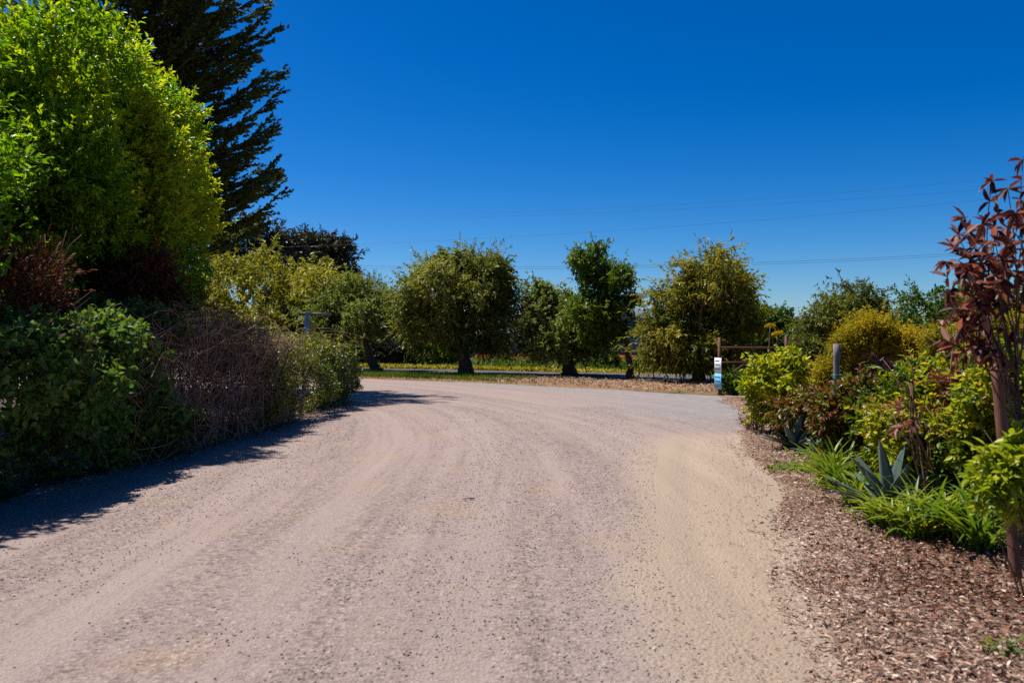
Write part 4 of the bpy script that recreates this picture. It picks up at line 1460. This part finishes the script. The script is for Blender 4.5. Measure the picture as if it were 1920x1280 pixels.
def dead_leaf():
    c = np.array([(880 - 960) / F * 8.05, 8.05, 0])
    c[2] = float(road_z(c[0], c[1])) + .012
    mb = MB()
    P = np.array([c, c + [.03, .01, 0], c + [-.05, -.01, 0]])
    leaves(mb, P, np.array([[1, .2, .1], [-.8, .5, .2], [.3, -1, .15]]), np.array([UP, UP, [.3, .2, 1]]), .06, .025, .08, 'leaf')
    tube(mb, [c + [-.07, 0, 0], c + [0, 0, .01], c + [.06, .015, .004]], .004, 5, .05)
    tag(mb.build('dead_leaf', M_CHIP), 'small dark curled leaf and twig lying alone on the gravel road', 'leaf')


dead_leaf()

# ------------------------------------------------------------------ house, far wood, wires


def house():
    Y = 82.0
    x0, x1 = (850 - 960) / F * Y, (1215 - 960) / F * Y
    t = thing('house', 'low blue grey house with grey roof glimpsed between the street trees', 'house', ((x0 + x1) / 2, Y + 4, 0))
    mb = MB()
    box(mb, ((x0 + x1) / 2, Y + 4, 1.4), (x1 - x0, 8, 2.95))
    mb.build('wall', M_WALL, t)
    mb = MB()
    w = .6
    e, r = 2.89, 5.0
    V = [(x0 - w, Y - w, e), (x1 + w, Y - w, e), (x1 + w, Y + 8 + w, e), (x0 - w, Y + 8 + w, e), (x0 - w, Y + 4, r), (x1 + w, Y + 4, r)]
    mb.add(np.array(V), [np.array([[0, 1, 5, 4], [2, 3, 4, 5], [0, 3, 2, 1]]), np.array([[0, 4, 3], [1, 2, 5]])])
    mb.build('roof', M_ROOF, t)
    for px in (942, 1130, 900):
        mb = MB()
        c = np.array([(px - 960) / F * Y, Y - .02, 1.35])
        wd = .78 if px == 942 else .6
        for dx, dz, sx, sz in ((-wd / 2, 0, .1, 1.1), (wd / 2, 0, .1, 1.1), (0, .5, wd - .1, .1), (0, -.5, wd - .1, .1)):
            box(mb, c + np.array([dx, -.03, dz]), (sx, .06, sz))
        f = mb.build('window', M_TRIM, t)
        mb = MB()
        box(mb, c + np.array([0, -.005, 0]), (wd - .1, .02, .9))
        mb.build('pane', M_GLASS, f)
    Yr = 77.0
    t = thing('red_stand', 'faded red wooden garden stand in front of the white framed house window', 'garden stand', ground_pt(945, Yr))
    mb = MB()
    c = ground_pt(945, Yr)
    box(mb, c + UP * .9, (.22, .22, 1.8), bev=.03)
    mb.build('post', M_RED, t)
    for z, w_ in ((.78, .75), (.45, .95)):
        mb = MB()
        box(mb, c + UP * z, (w_, .5, .1), bev=.02)
        mb.build('shelf', M_RED, t)
    for dx in (-.36, .36):
        mb = MB()
        box(mb, c + np.array([dx, 0, .195]), (.1, .4, .40), bev=.01)
        mb.build('leg', M_RED, t)


house()


def far_wood():
    mb = MB()
    n = 26000
    X = -120 + 260 * rng.random(n)
    Y = 125 + 14 * rng.random(n) - .2 * X
    h = 2.6 + 1.6 * vnoise(X, 0 * X, .12, 51) + 1.0 * vnoise(X, 0 * X, .5, 52)
    Z = h * rng.random(n) ** .6
    sprigs(mb, np.c_[X, Y, Z], unit(UP * .5 + rdir(n)), 4, .8, .7, .35, np.clip(vnoise(X, Z, .3, 53), 0, 1), 'quad')
    tag(mb.build('distant_treeline', M_OLIVE), 'far line of low trees along the horizon beyond the house', 'trees', kind='stuff')


far_wood()


def wire(pts, Y0, Y1, lab, r=.02):
    """a cable through pixel points, running from distance Y0 on the left to Y1 on the right and on beyond the picture."""
    xs = [p[0] for p in pts]
    ys = [p[1] for p in pts]
    co = np.polyfit(xs, ys, 2 if len(pts) > 2 else 1)
    q = np.linspace(-500, 2500, 40)
    Y = Y0 + (Y1 - Y0) * (q + 500) / 3000
    P = np.stack([(q - 960) / F * Y, Y, EYE - (np.polyval(co, q) - HZ) / F * Y], -1)
    mb = MB()
    tube(mb, P, r, 5)
    o = mb.build('power_cable', M_CABLE)
    tag(o, lab, 'power cable', 'power cables strung across the sky')


wire([(480, 405), (900, 400), (1300, 381), (1600, 360)], 74, 60, 'highest thin power cable crossing the open sky', .006)
wire([(500, 416), (775, 410), (1300, 391), (1600, 373)], 74.5, 60.5, 'second highest thin power cable crossing the open sky', .006)
wire([(640, 459), (894, 448), (1300, 422), (1600, 398)], 73, 58, 'middle power cable crossing the sky above the tallest street tree', .007)
wire([(330, 489), (660, 498), (1000, 500), (1370, 494), (1760, 477)], 66, 52, 'upper one of the two lowest power cables just above the tree tops', .009)
wire([(330, 493), (660, 503), (1000, 503), (1370, 498), (1760, 481)], 66.5, 52.5, 'lowest power cable passing behind the tree tops', .009)

# ------------------------------------------------------------------ light, sky, camera

ELEV, AZ = math.radians(65), (-.86, .51)      # sun high, ahead and to the left
sun = bpy.data.lights.new('sun', 'SUN')
sun.energy, sun.angle, sun.color = 4.9, math.radians(.53), (1.0, .95, .87)
so = bpy.data.objects.new('sun', sun)
COL.objects.link(so)
from mathutils import Vector
sd = Vector((AZ[0] * math.cos(ELEV), AZ[1] * math.cos(ELEV), math.sin(ELEV)))
so.rotation_euler = sd.to_track_quat('Z', 'Y').to_euler()
so.location = (0, 0, 30)

w = bpy.data.worlds.new('World')
scene.world = w
w.use_nodes = True
nt = w.node_tree
bg = nt.nodes['Background']
sky = nt.nodes.new('ShaderNodeTexSky')
sky.sky_type = 'NISHITA'
sky.sun_disc = False
sky.sun_elevation = ELEV
sky.sun_rotation = math.atan2(AZ[0], AZ[1])
sky.altitude = 800
sky.air_density, sky.dust_density, sky.ozone_density = .9, 1.2, 6.0
hs = nt.nodes.new('ShaderNodeHueSaturation')
hs.inputs['Saturation'].default_value = 1.42
nt.links.new(sky.outputs[0], hs.inputs['Color'])
gm = nt.nodes.new('ShaderNodeGamma')
gm.inputs['Gamma'].default_value = 1.18
nt.links.new(hs.outputs[0], gm.inputs['Color'])
nt.links.new(gm.outputs[0], bg.inputs['Color'])
bg.inputs['Strength'].default_value = .052

cam = bpy.data.cameras.new('camera')
cam.sensor_width = 36
cam.lens = 36 * F / 1920
cam.clip_start, cam.clip_end = .05, 4000
cam.dof.use_dof = True
cam.dof.focus_distance = 17
cam.dof.aperture_fstop = 2.8
co = bpy.data.objects.new('camera', cam)
COL.objects.link(co)
co.location = (0, 0, EYE)
co.rotation_euler = (math.radians(90), 0, 0)
scene.camera = co

vs = scene.view_settings
vs.view_transform = 'Standard'
vs.look = 'None'
vs.exposure, vs.gamma = .7, 1
vs.use_curve_mapping = False
scene.render.engine = 'CYCLES'
cy = scene.cycles
cy.max_bounces, cy.diffuse_bounces, cy.glossy_bounces, cy.transmission_bounces = 12, 8, 2, 8
cy.use_denoising = False
cy.denoiser = 'OPENIMAGEDENOISE'
cy.sample_clamp_indirect = 10
cy.caustics_reflective = cy.caustics_refractive = False
